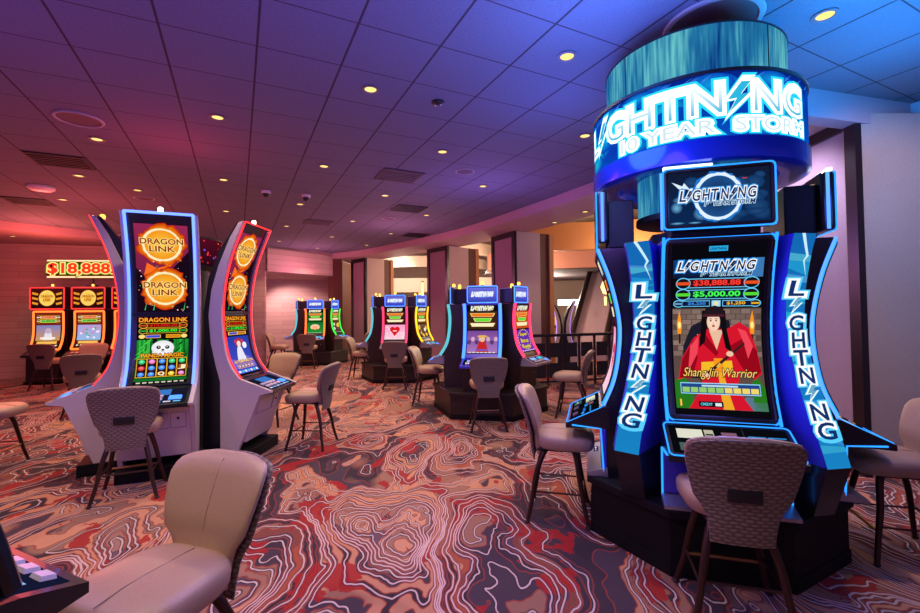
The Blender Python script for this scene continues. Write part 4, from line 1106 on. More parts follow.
def storm_sign():
    z0 = 2.27
    root = empty('overhead_sign', (CL[0], CL[1], z0), 0.0, 'big round blue lit sign above the near right machines, with teal ring on top', 'sign')
    bm = bmesh.new(); lathe(bm, [(0.384, 0.0), (0.384, 0.36)], 64, (0, 0, 0.01)); obj('led_column', bm, M['ledwall'], root, True)
    bm = bmesh.new(); lathe(bm, [(0.38, -0.03), (0.40, -0.03), (0.40, 0.01), (0.38, 0.012)], 64, (0, 0, 0.0)); obj('column_rim', bm, M['blackmatte'], root, True)
    zl = 2.50 - z0
    bm = bmesh.new(); lathe(bm, [(0.38, 0.07), (0.52, 0.07), (0.54, 0.02), (0.68, 0.0), (0.71, 0.01), (0.715, 0.03), (0.715, 0.135), (0.38, 0.135)], 96, (0, 0, zl)); obj('lower_rim', bm, M['rimblue'], root, True)
    bm = bmesh.new(); lathe(bm, [(0.700, 0.0), (0.700, 0.405)], 96, (0, 0, 2.633 - z0)); obj('sign_drum', bm, M['blackmatte'], root, True)
    bm = bmesh.new(); lathe(bm, [(0.58, 0.0), (0.712, 0.0), (0.712, 0.018), (0.58, 0.018)], 96, (0, 0, 3.036 - z0)); obj('upper_rim', bm, M['blackmatte'], root, True)
    bm = bmesh.new(); lathe(bm, [(0.603, 0.0), (0.603, 0.345)], 96, (0, 0, 3.053 - z0)); ur = obj('led_ring', bm, M['ledwall'], root, True)
    bm = bmesh.new(); lathe(bm, [(0.57, 0.0), (0.609, 0.0), (0.609, 0.010), (0.57, 0.010)], 96, (0, 0, 3.398 - z0)); obj('ring_rim', bm, M['blackmatte'], ur, True)
    for a in (-160, -70, 20, 110):
        c, s = math.cos(R(a)), math.sin(R(a)); bm = bmesh.new(); tube(bm, [(0.604 * c, 0.604 * s, 3.056 - z0), (0.604 * c, 0.604 * s, 3.396 - z0)], 0.004, 6)
        obj('ring_joint', bm, M['blackmatte'], ur)
    bm = bmesh.new(); lathe(bm, [(0.10, 0.0), (0.10, 0.2)], 24, (0, 0, 3.40 - z0)); obj('ceiling_post', bm, M['blackmatte'], root, True)
    # the lettering stands twice round the drum, front and back
    Rr = 0.7025; h = 0.40; D = lambda a: Rr * R(a)
    for side, a0 in enumerate((-118.0, 62.0)):
        cv = Canvas(); L = Rr * R(178)
        rn = random.Random(4)
        cv.rect(-L / 2, 0, L / 2, h, S(4, 70, 175), 0, S(4, 30, 120))
        for k in range(40):
            x = rn.uniform(-0.48, 0.48) * L; y = rn.uniform(0.12, 0.9) * h
            cv.ell(x, y, min(0.13, L / 2 - abs(x)), min(0.07, y, h - y), S(5, 62, 168), 0.5 + k * 0.02, 14, rn.choice([S(14, 140, 205), S(8, 50, 160), S(30, 170, 200)]))
        for k in range(24):
            x = rn.uniform(-0.48, 0.48) * L
            cv.poly([(x, h * 0.86), (x + 0.05, h * 0.92), (x + 0.02, h * 0.90), (x + 0.07, h * 0.985), (x + 0.015, h * 0.915)], S(50, 120, 215), 1.6)
        WW = (1.1, 1.1, 1.1)
        storm_logo(cv, D(-74), D(62), h * 0.37, h * 0.83, S(40, 168, 205), WW, S(40, 205, 245), 2, 0.0, -0.014, 0.085, 0.14, fill2=S(235, 245, 246))
        for t, xa, xb in (('10 YEAR', D(-37), D(11)), ('STORM', D(20), D(61))):
            cv.text(t, xa, xb, h * 0.08, h * 0.285, S(190, 212, 220), 5, off=0.0, outline=WW, ow=0.11, glowc=S(40, 205, 245), gw=0.19)
        base = R(a0)
        def f(u, v, d, base=base):
            a = base + u / Rr; r = Rr + d
            return Vector((r * math.cos(a), r * math.sin(a), 2.634 - z0 + v))
        cv.build('sign_lettering', root, f, M['sign'], dv=0, du=0.05)
    return root
storm_sign()

def storm_cabinet(theta, label, front, dr=0.0):
    r0 = 0.62; th = R(theta); zb = 0.40
    root = empty('slot_machine', (CL[0] + (r0 + dr) * math.cos(th), CL[1] + (r0 + dr) * math.sin(th), zb), th + PI / 2, label, 'slot machine', 'tall blue machines under the round sign')
    Y = lambda r: r0 - r; Z = lambda z: z - zb
    pr = [(0.675, 0.90), (0.60, 1.08), (0.56, 1.30), (0.555, 1.52), (0.61, 1.80), (0.695, 2.04)]
    cv = Curve([(Y(r), Z(z)) for r, z in pr]); fr = [(p.x, p.y) for p in cv.p]
    W = 0.302
    bm = bmesh.new(); prism_x(bm, [(y + 0.02, z) for y, z in fr] + [(Y(0.36), Z(2.04)), (Y(0.31), Z(1.5)), (Y(0.31), 0.002), (Y(0.66), 0.002), (Y(0.66), Z(0.8))], -W, W); obj('cabinet_body', bm, M['glow_indigo' if front else 'black'], root)  # front body colour carries the blue LED glow
    slab_on('screen_surround', M['black'], root, cv.mapper(0.0, -0.005), 0.598, cv.len, 0.03, 0.022)
    mw, mh = 0.515, cv.len - 0.085
    m = picture_warrior(mw, mh) if front else picture_far(mw, mh, 'heart')
    m.build('main_screen', root, cv.mapper(0.04, 0.019), dv=0.045)
    frame_tube('screen_led_frame', M['led_cyan'], root, cv.mapper(0.006, 0.012), 0.598, cv.len - 0.012, 0.03, 0.0058)
    frame_tube('screen_bezel', M['plinth_brown'], root, cv.mapper(0.022, 0.02), 0.562, cv.len - 0.044, 0.02, 0.010)
    # side light edges
    for sx in (-1, 1):
        bm = bmesh.new(); tube(bm, [(sx * (W + 0.004), y - 0.0, z) for y, z in fr[::2]], 0.009, 8); obj('led_strip', bm, M['led_ice' if not front else 'led_cyan'], root, True)
    # top screen
    zt0, zt1 = 2.085, 2.465
    bm = bmesh.new(); box(bm, -0.305, 0.305, Y(0.70), Y(0.62), Z(zt0), Z(zt1), 0.02); tp = obj('top_monitor', bm, M['black'], root)
    picture_storm_top(0.545, 0.32).build('top_screen', tp, flat_map(Y(0.7015), Z(zt0 + 0.03)), dv=0)
    frame_tube('monitor_led_frame', M['led_cyan'], tp, flat_map(Y(0.701), Z(zt0 + 0.003)), 0.608, zt1 - zt0 - 0.006, 0.025, 0.0058)
    frame_tube('monitor_bezel', M['plinth_brown'], tp, flat_map(Y(0.702), Z(zt0 + 0.016)), 0.578, zt1 - zt0 - 0.032, 0.02, 0.010)
    bm = bmesh.new(); box(bm, -0.25, 0.25, Y(0.62), Y(0.44), Z(2.05), Z(2.40), 0.01); obj('monitor_housing', bm, M['blackmatte'], tp)
    for sx in (-1, 1):
        bm = bmesh.new(); tube(bm, [(sx * 0.307, Y(0.66), Z(zt0 + 0.01)), (sx * 0.307, Y(0.66), Z(zt1 - 0.01))], 0.010, 8); obj('led_strip', bm, M['led_ice'], tp, True)
    bm = bmesh.new(); box(bm, -0.30, -0.02, Y(0.69), Y(0.66), Z(zt1 + 0.001), Z(zt1 + 0.022), 0.004); obj('light_bar', bm, M['led_white'], tp)
    # deck
    p0 = Vector((Y(0.68), Z(0.895))); p1 = Vector((Y(0.945), Z(0.765)))
    d = (p1 - p0).normalized(); nn = Vector((d.y, -d.x)); nn = nn if nn.y > 0 else -nn; DL = (p1 - p0).length
    df = lambda u, v, q: Vector((u, (p1 - d * v + nn * q).x, (p1 - d * v + nn * q).y))
    bm = bmesh.new(); prism_x(bm, [(p0.x, p0.y), (p1.x, p1.y), (p1.x, p1.y - 0.035), (Y(0.72), Z(0.74)), (Y(0.64), Z(0.74)), (Y(0.64), Z(0.895))], -0.34, 0.34); dk = obj('button_deck', bm, M['black'], root)
    frame_tube('deck_led_frame', M['led_cyan'], dk, lambda u, v, q: df(u, v + 0.006, q), 0.668, DL - 0.012, 0.03, 0.005)
    c = Canvas(); c.rect(-0.31, 0.03, 0.31, DL - 0.03, S(8, 10, 16))
    c.rect(-0.27, 0.155, -0.13, 0.235, S(225, 225, 205), 1); c.rect(-0.12, 0.155, -0.07, 0.235, S(190, 185, 160), 1); c.rect(-0.115, 0.185, -0.075, 0.2, S(60, 60, 60), 2)
    c.rect(-0.27, 0.05, -0.14, 0.115, S(70, 96, 90), 1); c.rect(-0.25, 0.07, -0.2, 0.085, S(200, 220, 210), 2)
    c.rect(-0.03, 0.18, 0.05, 0.22, S(130, 90, 110), 1); c.rect(-0.03, 0.145, 0.06, 0.172, S(40, 140, 230), 1)
    for x in (0.15, 0.25): c.rect(x - 0.045, 0.19, x + 0.045, 0.20, S(40, 140, 210), 1)
    c.rect(0.10, 0.135, 0.22, 0.155, S(30, 110, 220), 1); c.poly([(0.21, 0.135), (0.255, 0.12), (0.30, 0.135), (0.255, 0.15)], S(60, 160, 230), 1)
    c.rect(0.085, 0.04, 0.088, DL - 0.04, S(60, 60, 70), 1)
    c.build('deck_display', dk, lambda u, v, q: df(u, v, q + 0.001), dv=0)
    buttons(dk, lambda u, v, q: df(u, v, q + 0.002), [0.0, 0.2], [0.075], 0.045, 0.022, M['black'], 0.008)
    # lower front
    bm = bmesh.new(); box(bm, -0.34, 0.34, Y(0.70), Y(0.66), Z(0.46), Z(0.735), 0.01); lo = obj('lower_door', bm, M['glow_indigo'], root)
    for sx in (-1, 1):
        bm = bmesh.new(); tube(bm, [(sx * 0.345, Y(0.685), Z(0.44)), (sx * 0.345, Y(0.70), Z(0.74)), (sx * 0.345, Y(0.90), Z(0.755))], 0.006, 8); obj('led_strip', bm, M['led_cyan'], lo, True)
    bm = bmesh.new(); prism_x(bm, [(Y(0.655), 0.002), (Y(0.80), 0.002), (Y(0.80), 0.022), (Y(0.66), 0.065)], -0.35, 0.35); tr = obj('kick_tray', bm, M['silver'], root)
    tc2 = Canvas(); tc2.rect(0, 0, 0.12, 0.035, S(26, 30, 70)); tc2.rect(0.015, 0.01, 0.05, 0.025, S(210, 215, 235), 1); tc2.rect(0.065, 0.012, 0.1, 0.022, S(210, 215, 235), 1)
    tc2.build('number_plate', tr, flat_map(Y(0.752), 0.04, R(72), -0.22), dv=0)
    return root
storm_cabinet(FL, 'blue-lit slot machine with red robe figure screen, nearest under the round sign', True)
storm_cabinet(FL - 90, 'blue-lit machine left of the red robe screen, seen edge-on under the round sign', False)
storm_cabinet(FL + 86, 'blue-lit machine right of the red robe screen, seen edge-on by the pale wall', False, 0.07)

# ---- left stand
CD = (-3.33, 5.18)
def dragon_stand():
    root = empty('machine_stand', (CD[0], CD[1], 0), 0, 'dark central tower with red speckled band between the tall curved machines', 'machine stand')
    bm = bmesh.new(); lathe(bm, [(0.36, 0.0), (0.36, 2.1)], 40); obj('core_column', bm, M['blackmatte'], root, True)
    bm = bmesh.new(); lathe(bm, [(0.40, 2.1), (0.50, 2.12), (0.50, 2.46), (0.40, 2.48)], 48); obj('topper_drum', bm, M['blackmatte'], root, True)
    cv = Canvas(); L = 2 * PI * 0.502; cv.rect(-L / 2, 0, L / 2, 0.30, S(40, 6, 24), 0, S(80, 12, 30))
    rn = random.Random(9)
    for k in range(150):
        x = rn.uniform(-0.49, 0.49) * L; y = rn.uniform(0.02, 0.28); q = rn.uniform(0.006, 0.014)
        cv.ell(x, y, q, q, rn.choice([S(255, 60, 80), S(255, 150, 40), S(120, 80, 220), S(255, 30, 30)]), 1 + k * 0.002, 6)
    f = lambda u, v, d: Vector(((0.502 + d) * math.cos(u / 0.502), (0.502 + d) * math.sin(u / 0.502), 2.14 + v))
    cv.build('topper_screen', root, f, dv=0, du=0.06)
    return root
dragon_stand()
PT = picture_dragon_top
curved_cabinet('slot_machine', CD, -65.5, 'tall curved machine with blue light edge and panda screen', 'led_blue', picture_panda, PT)
curved_cabinet('slot_machine', (CD[0] + 0.15, CD[1] + 0.02), -3, 'tall curved machine with red light edge, screen turned to the right', 'led_red', picture_geisha, PT)
curved_cabinet('slot_machine', (CD[0] + 0.20, CD[1] - 0.03), -150, 'tall curved machine seen from its grey side, left of the panda screen', 'led_red', picture_geisha, PT, beac='beacon_y', deck_mat='deckgrey')

# ---- three far stands
def far_stand(c, theta, lab, cabs):
    plinth('machine_stand', c, 0.80, theta, lab, M['plinth_brown'], 0.40, (0.30, 1.68), 6)
    for (a, l, led, kind) in cabs:
        far_cabinet('slot_machine', c, theta + a, l, led, kind)
far_stand((0.46, 7.30), -102, 'dark stand under the blue-framed and red-framed machines, nearest of the three far stands', [
    (0, 'blue-framed double-screen machine in the middle of the floor', 'led_ice', 'storm'),
    (68, 'red-framed machine with purple lower screen beside the black railing', 'led_pink', 'purple'),
    (-82, 'machine seen edge-on with teal light edge, left of the blue-framed machine', 'led_teal', 'gold')])
far_stand((-1.46, 10.75), -92, 'dark stand under the pink-framed heart machine, middle of the far stands', [
    (0, 'pink-framed machine with a red heart screen in the middle distance', 'led_pink', 'heart'),
    (68, 'yellow-framed machine to the right of the heart machine', 'led_yellow', 'gold'),
    (-86, 'machine seen edge-on with teal light edge, left of the heart machine', 'led_teal', 'gold')])
far_stand((-4.52, 14.15), -79, 'dark stand under the farthest machines by the plank wall', [
    (0, 'far red-framed machine with a lotus on green screen by the plank wall', 'led_orange', 'lotus'),
    (68, 'far green-framed machine beside the dark framed column', 'led_green', 'gold'),
    (-84, 'far machine seen edge-on with teal edge beside the plank wall', 'led_teal', 'gold')])

# dark back-to-back monitors behind the top screens of the far stands
for (c, th, l) in (((0.46, 7.30), -102, 'nearest'), ((-1.46, 10.75), -92, 'middle'), ((-4.52, 14.15), -79, 'farthest')):
    for sgn in (-1, 1):
        a = R(th + 90)
        bx = (c[0] + sgn * 0.44 * math.cos(a) + 0.16 * math.cos(R(th)), c[1] + sgn * 0.44 * math.sin(a) + 0.16 * math.sin(R(th)))
        if sgn > 0: bx = (c[0] + 0.40 * math.cos(a) + 0.10 * math.cos(R(th)), c[1] + 0.40 * math.sin(a) + 0.10 * math.sin(R(th)))
        root = empty('dark_monitor', (bx[0], bx[1], 1.68), a, 'dark back of a monitor %s of the lit top screen on the %s far stand' % ('left' if sgn < 0 else 'right', l), 'monitor', 'dark monitors on the far stands')
        bm = bmesh.new(); box(bm, -0.19, 0.19, -0.03, 0.03, 0.03, 0.27, 0.012); obj('monitor_shell', bm, M['black'], root)
        bm = bmesh.new(); box(bm, -0.03, 0.03, -0.02, 0.02, 0.0, 0.05); obj('monitor_neck', bm, M['blackmatte'], root)
        bm = bmesh.new(); lathe(bm, [(0.022, 0.0), (0.024, 0.03), (0.024, 0.06), (0.006, 0.07)], 12, (0, 0, 0.27)); obj('beacon_lamp', bm, M['beacon_y'], root, True)

# ---- near left machine
far_cabinet('slot_machine', (-1.74, 0.54), 65, 'near machine cut by the left photo edge with lit button deck', 'black', 'storm', zb=0.0, body='black', group=None, r0=0.55,
            pr=[(0.80, 0.90), (0.77, 1.02), (0.725, 1.18), (0.67, 1.40), (0.60, 1.70)], dp=((0.82, 0.875), (0.97, 0.835)))

# ---- row against the plank wall
WB = R(9)
def wall_machine(c, label, kind):
    root = empty('slot_machine', (c[0], c[1], 0), WB, label, 'slot machine', 'red machines along the plank wall')
    bm = bmesh.new(); box(bm, -0.36, 0.36, -0.02, 0.34, 0.0, 1.72, 0.01); obj('cabinet_body', bm, M['cab_brown'], root)
    bm = bmesh.new(); box(bm, -0.335, 0.335, -0.25, 0.0, 0.06, 0.62, 0.01); lo = obj('lower_door', bm, M['cab_brown'], root)
    bm = bmesh.new(); tube(bm, [(0.2, -0.245, 0.5), (0.2, -0.258, 0.5)], 0.015, 12); obj('lock', bm, M['silver'], lo)
    cv = Curve([(-0.20, 0.78), (-0.10, 0.98), (-0.06, 1.25), (-0.07, 1.70)])
    slab_on('screen_surround', M['black'], root, cv.mapper(0, -0.03), 0.70, cv.len, 0.01, 0.03)
    frame_tube('led_frame', M['led_orange'], root, cv.mapper(0.02, 0.004), 0.62, cv.len - 0.04, 0.02, 0.022)
    w, h = 0.52, cv.len - 0.12
    p = Canvas(); p.rect(-w / 2, 0, w / 2, h, S(60, 20, 16), 0, S(130, 40, 20))
    jackpot_rows(p, w, h * 0.93, h * 0.09, [('$10,000.00', RED, S(240, 160, 110)), ('$1,000.00', S(20, 120, 30), S(130, 220, 90))], 1, GOLD, (S(240, 230, 220), S(240, 200, 150)))
    if kind == 0:
        p.rect(-w * 0.48, h * 0.22, w * 0.48, h * 0.66, S(210, 150, 70), 1, S(130, 130, 190)); p.poly([(-w * 0.2, h * 0.24), (w * 0.2, h * 0.24), (w * 0.12, h * 0.46), (-w * 0.12, h * 0.46)], S(230, 225, 235), 3)
        p.ell(0, h * 0.5, w * 0.13, h * 0.08, S(200, 170, 190), 4); p.rect(-w * 0.3, h * 0.26, w * 0.3, h * 0.32, S(250, 240, 230), 5)
    else:
        p.rect(-w * 0.48, h * 0.22, w * 0.48, h * 0.66, S(150, 190, 230), 1, S(180, 160, 220))
        rn = random.Random(6)
        for k in range(16): p.ell(rn.uniform(-0.4, 0.4) * w, rn.uniform(0.28, 0.6) * h, w * 0.06, h * 0.03, rn.choice([S(250, 230, 250), S(90, 180, 120), S(230, 130, 180)]), 2 + k * 0.05, 10)
    p.rect(-w * 0.4, h * 0.12, w * 0.4, h * 0.2, S(250, 190, 90), 3)
    for k in range(6): p.ell(-w * 0.4 + k * w * 0.16, h * 0.07, w * 0.05, h * 0.022, S(250, 230, 200), 3, 10)
    p.build('main_screen', root, cv.mapper(0.06, 0.004), dv=0.06)
    bm = bmesh.new(); box(bm, -0.37, 0.37, -0.12, 0.2, 1.73, 2.26, 0.012); tb = obj('top_box', bm, M['cab_brown'], root)
    t = Canvas(); w, h = 0.64, 0.45; t.rect(-w / 2, 0, w / 2, h, S(40, 10, 10), 0, S(70, 16, 16))
    for sx in (-1, 1):
        for k in range(3): t.poly([(sx * w * 0.48, h * (0.2 + 0.25 * k)), (sx * w * 0.3, h * (0.14 + 0.25 * k)), (sx * w * 0.28, h * (0.24 + 0.25 * k)), (sx * w * 0.48, h * (0.32 + 0.25 * k))], S(235, 150, 40), 1)
    t.ell(0, h * 0.5, w * 0.27, h * 0.42, S(255, 225, 110), 2, 24, S(245, 170, 40)); t.ring(0, h * 0.5, w * 0.255, h * 0.40, 0.012, S(190, 80, 20), 3)
    t.text('DRAGON', -w * 0.2, w * 0.2, h * 0.53, h * 0.66, S(170, 50, 10), 4, off=0.02); t.text('LINK', -w * 0.12, w * 0.12, h * 0.34, h * 0.47, S(170, 50, 10), 4, off=0.02)
    t.build('top_screen', tb, flat_map(-0.1215, 1.77), dv=0)
    frame_tube('top_led_frame', M['led_red'], tb, flat_map(-0.122, 1.74), 0.70, 0.50, 0.02, 0.012)
    p0 = Vector((-0.20, 0.78)); p1 = Vector((-0.42, 0.68)); d = (p1 - p0).normalized()
    bm = bmesh.new(); prism_x(bm, [(-0.2, 0.78), (-0.42, 0.68), (-0.42, 0.64), (-0.2, 0.60), (0, 0.60), (0, 0.78)], -0.33, 0.33); dk = obj('button_deck', bm, M['black'], root)
    df = lambda u, v, q: Vector((u, p1.x - d.x * v - d.y * -q * -1 * 0, p1.y - d.y * v + q))
    buttons(dk, df, [-0.2, -0.1, 0.0, 0.1], [0.10], 0.035, 0.025, M['button']); buttons(dk, df, [0.22], [0.10], 0.05, 0.03, M['led_ice'])
    bm = bmesh.new(); box(bm, -0.36, 0.36, -0.27, 0.0, 0.0, 0.06); obj('base_plinth', bm, M['plinth'], root)
    beacon(root, 0.0, 0.05, 2.26, M['beacon_y'])
u = Vector((math.cos(WB), math.sin(WB)))
P0 = Vector((-9.68, 10.55))
wall_machine(P0, 'leftmost red machine with gold disc topper against the plank wall', 0)
wall_machine(P0 + u * 0.86, 'second red machine with gold disc topper along the plank wall', 1)
wall_machine(P0 + u * 1.72, 'third red machine at the plank wall, mostly hidden behind the grey fin', 0)

def jackpot_sign():
    c = P0 + u * 0.80 + Vector((-math.sin(WB), math.cos(WB))) * 0.05
    root = empty('jackpot_sign', (c[0], c[1], 2.31), WB, 'long red dollar sign board over the machines at the plank wall', 'sign')
    bm = bmesh.new(); box(bm, -0.95, 0.95, 0.02, 0.10, 0.16, 0.62, 0.01); obj('sign_case', bm, M['blackmatte'], root)
    cv = Canvas(); w, h = 1.88, 0.44; cv.rect(-w / 2, 0, w / 2, h, S(255, 150, 60), 0); cv.rect(-w / 2, 0.05, w / 2, h - 0.05, S(70, 12, 6), 1)
    cv.rect(-w / 2, 0.012, w / 2, 0.038, S(255, 235, 200), 1); cv.rect(-w / 2, h - 0.038, w / 2, h - 0.012, S(255, 235, 200), 1)
    cv.text('$18,888.88', -w * 0.485, w * 0.485, 0.085, h - 0.085, S(255, 50, 30), 2, off=0.03, outline=S(240, 220, 120), ow=0.07, glowc=S(60, 110, 20), gw=0.12)
    cv.build('sign_face', root, flat_map(0.018, 0.17), M['sign'], dv=0)
    bm = bmesh.new()
    box(bm, -0.03, 0.03, 0.03, 0.09, 0.0, 0.17); obj('sign_post', bm, M['blackmatte'], root)
    bm = bmesh.new(); box(bm, -0.12, 0.12, 0.0, 0.12, -0.10, 0.0); obj('sign_foot', bm, M['blackmatte'], root)
jackpot_sign()

# ---- back-to-back machines beyond the railing
curved_cabinet('slot_machine', (2.95, 12.05), 186, 'violet-edged curved machine beyond the railing, left of the pair', 'led_violet', picture_geisha, PT, scale=0.70, group='violet-edged machines beyond the railing')
curved_cabinet('slot_machine', (2.48, 12.0), -6, 'violet-edged curved machine beyond the railing, right of the pair', 'led_violet', picture_geisha, PT, scale=0.70, group='violet-edged machines beyond the railing')

# ------------------------------------------------------------------ the room
CEIL = 3.60; SOF = 3.42
EDGE = [(-12.5, 6.0), (-10.6, 8.2), (-9.5, 9.6), (-8.4, 11.2), (-6.9, 12.6), (-5.75, 13.35), (-4.9, 14.6), (-4.35, 15.2), (-3.2, 14.45), (-1.75, 13.0), (0.0, 10.9), (1.21, 8.8), (2.16, 6.92), (2.85, 5.3), (3.29, 4.25), (4.45, 4.40)]
EDS = [(-12.5, 6.0)] + [tuple(p)[:2] for p in spline([(*e, 0) for e in EDGE[1:6]], 4)] + [tuple(p)[:2] for p in spline([(*e, 0) for e in EDGE[7:15]], 4)] + [(4.45, 4.40)]
def floor_poly(name, pts, z, mat, kind='structure', thick=0.0, up=True):
    bm = bmesh.new()
    if thick: prism_z(bm, pts, z, z + thick)
    else:
        tr = tessellate_polygon([[Vector((x, y, 0)) for x, y in pts]]); vs = [bm.verts.new((x, y, z)) for x, y in pts]
        for t in tr: bm.faces.new([vs[i] for i in t])
    o = obj(name, bm, mat); tag(o, kind=kind); return o
floor_poly('floor', [(-17, -2.5), (9, -2.5), (12, 5), (12, 32), (-17, 32)], -0.06, M['carpet'], thick=0.06)
ceil_pts = [(-12.5, -2.5), (7.5, -2.5), (7.5, 1.0)] + EDS[::-1]
floor_poly('ceiling', ceil_pts, CEIL, M['ceil'], thick=0.04)
# soffit: vertical band and underside
def strip(name, pts, z0, z1, mat, th=0.05):
    bm = bmesh.new()
    a = [bm.verts.new((x, y, z0)) for x, y in pts]; b = [bm.verts.new((x, y, z1)) for x, y in pts]
    for i in range(len(pts) - 1): bm.faces.new((a[i], a[i + 1], b[i + 1], b[i]))
    o = obj(name, bm, mat); md = o.modifiers.new('s', 'SOLIDIFY'); md.thickness = th; md.offset = 0
    tag(o, kind='structure'); return o
strip('trim_1', EDS[:-1], SOF, CEIL + 0.04, M['soffit'], 0.04)
k_out = [(-20, 6.0), (-20, 14.0), (-9, 18.5), (-4.6, 19.5)] 
floor_poly('ceiling_soffit', [e for e in EDS if e[0] < -4.3] + [(-4.0, 19.3), (-9, 18.5), (-16, 14.0), (-16, 6.0)], SOF, M['soffit'], thick=0.03)
right_e = [e for e in EDS[:-1] if e[0] >= -4.36]
def offs(pts, d):
    out = []
    for i, p in enumerate(pts):
        a = Vector(pts[max(i - 1, 0)]); b = Vector(pts[min(i + 1, len(pts) - 1)]); t = (b - a).normalized(); out.append((p[0] - t.y * d, p[1] + t.x * d))
    return out
ow = offs(right_e, 1.15)
bm = bmesh.new()
for i in range(len(right_e) - 1):
    q = [right_e[i], right_e[i + 1], ow[i + 1], ow[i]]
    bm.faces.new([bm.verts.new((x, y, SOF + 0.005)) for x, y in q])
    bm.faces.new([bm.verts.new((x, y, SOF + 0.045)) for x, y in q])
o = obj('ceiling_ledge', bm, M['soffit']); tag(o, kind='structure')

def wall(name, p, q, z0, z1, mat, th=0.12, kind='structure'):
    """wall whose visible face runs from p to q (left to right as seen); body lies behind it"""
    p = Vector(p); q = Vector(q); L = (q - p).length
    bm = bmesh.new(); box(bm, 0, L, 0.0, th, z0, z1)
    o = obj(name, bm, mat, None, loc=(p.x, p.y, 0), rotz=math.atan2(q.y - p.y, q.x - p.x)); tag(o, kind=kind); return o
wall('wall_left', (-15.5, 9.95), (-5.75, 13.16), 0, SOF, M['planks'])
wall('wall_alcove_header', (-5.70, 13.2), (-4.33, 15.2), 2.83, SOF + 0.1, M['planks'], 0.1)
wall('wall_alcove', (-8.2, 16.0), (-4.2, 18.0), 0, SOF, M['planks'])
wall('wall_alcove_side', (-5.78, 13.3), (-8.2, 16.0), 0, SOF, M['planks'], 0.1)
wall('wall_alcove_end', (-4.62, 17.9), (-4.62, 16.0), 0, SOF, M['colbrown'], 0.4)
floor_poly('ceiling_alcove', [(-5.7, 13.25), (-4.35, 15.2), (-4.2, 18), (-8.2, 16.0)], 2.83, M['soffit'], thick=0.05)
wall('baseboard_left', (-15.5, 9.93), (-5.75, 13.14), 0, 0.12, M['planks'], 0.02)

def column(name, near, far, depth, z1, wood=True, mats=('mauve', 'collit', 'frame')):
    """near = near corner, face runs from far to near; returns nothing"""
    n = Vector(near); f = Vector(far); L = (n - f).length
    t = (n - f).normalized(); back = Vector((-t.y, t.x))
    rz = math.atan2(t.y, t.x)
    bm = bmesh.new(); box(bm, 0, L, 0.03, depth, 0, z1); o = obj(name, bm, M[mats[1]], None, loc=(f.x, f.y, 0), rotz=rz); tag(o, kind='structure')
    bm = bmesh.new(); box(bm, 0.06, L - 0.06, 0.005, 0.035, 0.1, z1 - 0.08); obj('inset_panel', bm, M[mats[0]], o)
    bm = bmesh.new(); fw = 0.10
    box(bm, 0, fw, -0.03, 0.034, 0, z1 - 0.001); box(bm, L - fw, L + 0.02, -0.03, 0.034, 0, z1 - 0.001); box(bm, fw, L - fw, -0.03, 0.034, z1 - 0.12, z1 - 0.001); box(bm, fw, L - fw, -0.03, 0.034, 0, 0.14)
    obj('dark_frame', bm, M[mats[2]], o)
    if wood:
        bm = bmesh.new(); box(bm, L - 0.35, L - 0.05, depth, depth + 0.30, 0, z1); obj('brown_return', bm, M['colbrown'], o)
        bm = bmesh.new(); box(bm, L - 0.12, L - 0.02, depth + 0.30, depth + 0.42, 0, z1); obj('oak_edge', bm, M['oak'], o)
column('column_1', (-3.18, 15.1), (-3.82, 15.74), 0.75, SOF)
column('column_2', (-0.33, 12.5), (-0.95, 13.28), 0.75, SOF)
column('column_3', (1.28, 10.25), (0.82, 11.13), 0.72, SOF)
# far brown pier left of the first opening
wall('pier_alcove', (-4.35, 15.25), (-4.1, 15.5), 0, SOF, M['colbrown'], 0.3)

# right side: framed panel and textured wall
column('column_4', (3.80, 4.22), (3.80, 6.0), 0.75, 3.44, wood=False, mats=('lilac', 'fabricwall', 'frame'))
wall('wall_right', (3.80, 4.24), (4.46, 4.42), 0, SOF, M['fabricwall'], 0.10)
wall('trim_2', (2.93, 3.95), (4.47, 4.36), 3.34, CEIL, M['lilac'], 0.16)
wall('wall_right_end', (4.46, 4.42), (6.4, 1.2), 0, CEIL, M['bluewall'], 0.12)
wall('baseboard_right', (3.82, 4.22), (4.44, 4.39), 0, 0.12, M['frame'], 0.02)

# beyond the columns
floor_poly('ceiling_hall', [(-6, 16.5), (1.0, 12.0), (4.0, 8.0), (12, 8), (12, 32), (-10, 32)], 4.9, M['cream'], thick=0.05)
wall('wall_back', (-10, 26), (12, 26), 0, 4.9, M['cream'])
wall('wall_side', (9.5, 26), (9.5, 5.0), 0, 4.9, M['lilac'])
def arc_band(name, c, r, a0, a1, z0, z1, mat, th=0.3):
    bm = bmesh.new(); n = 40
    pr = [(r, z0), (r, z1), (r + th, z1), (r + th, z0), (r, z0)]
    lathe(bm, pr, n, (c[0], c[1], 0), 0, R(a0), R(a1), cap=False)
    o = obj(name, bm, mat, None, True); tag(o, kind='structure'); return o
arc_band('trim_3', (-2.0, 21.0), 3.4, 180, 360, 3.35, 3.75, M['cream'], 0.25)
arc_band('trim_4', (-2.0, 21.0), 3.9, 180, 360, 3.85, 4.3, M['cream'], 0.3)
wall('trim_5', (-3.5, 19.0), (1.5, 19.0), 2.4, 3.0, M['cream'], 0.3)
# fascia bands seen right of the third column
wall('trim_6', (1.2, 13.0), (7.5, 11.6), 3.28, 4.05, M['oak'], 0.3)
wall('trim_7', (1.0, 16.0), (8.5, 14.2), 3.02, 3.62, M['pinkband'], 0.3)
floor_poly('ceiling_bridge', [(1.0, 16.05), (8.5, 14.25), (8.5, 22), (1.0, 22)], 3.02, M['greyd'], thick=0.05)
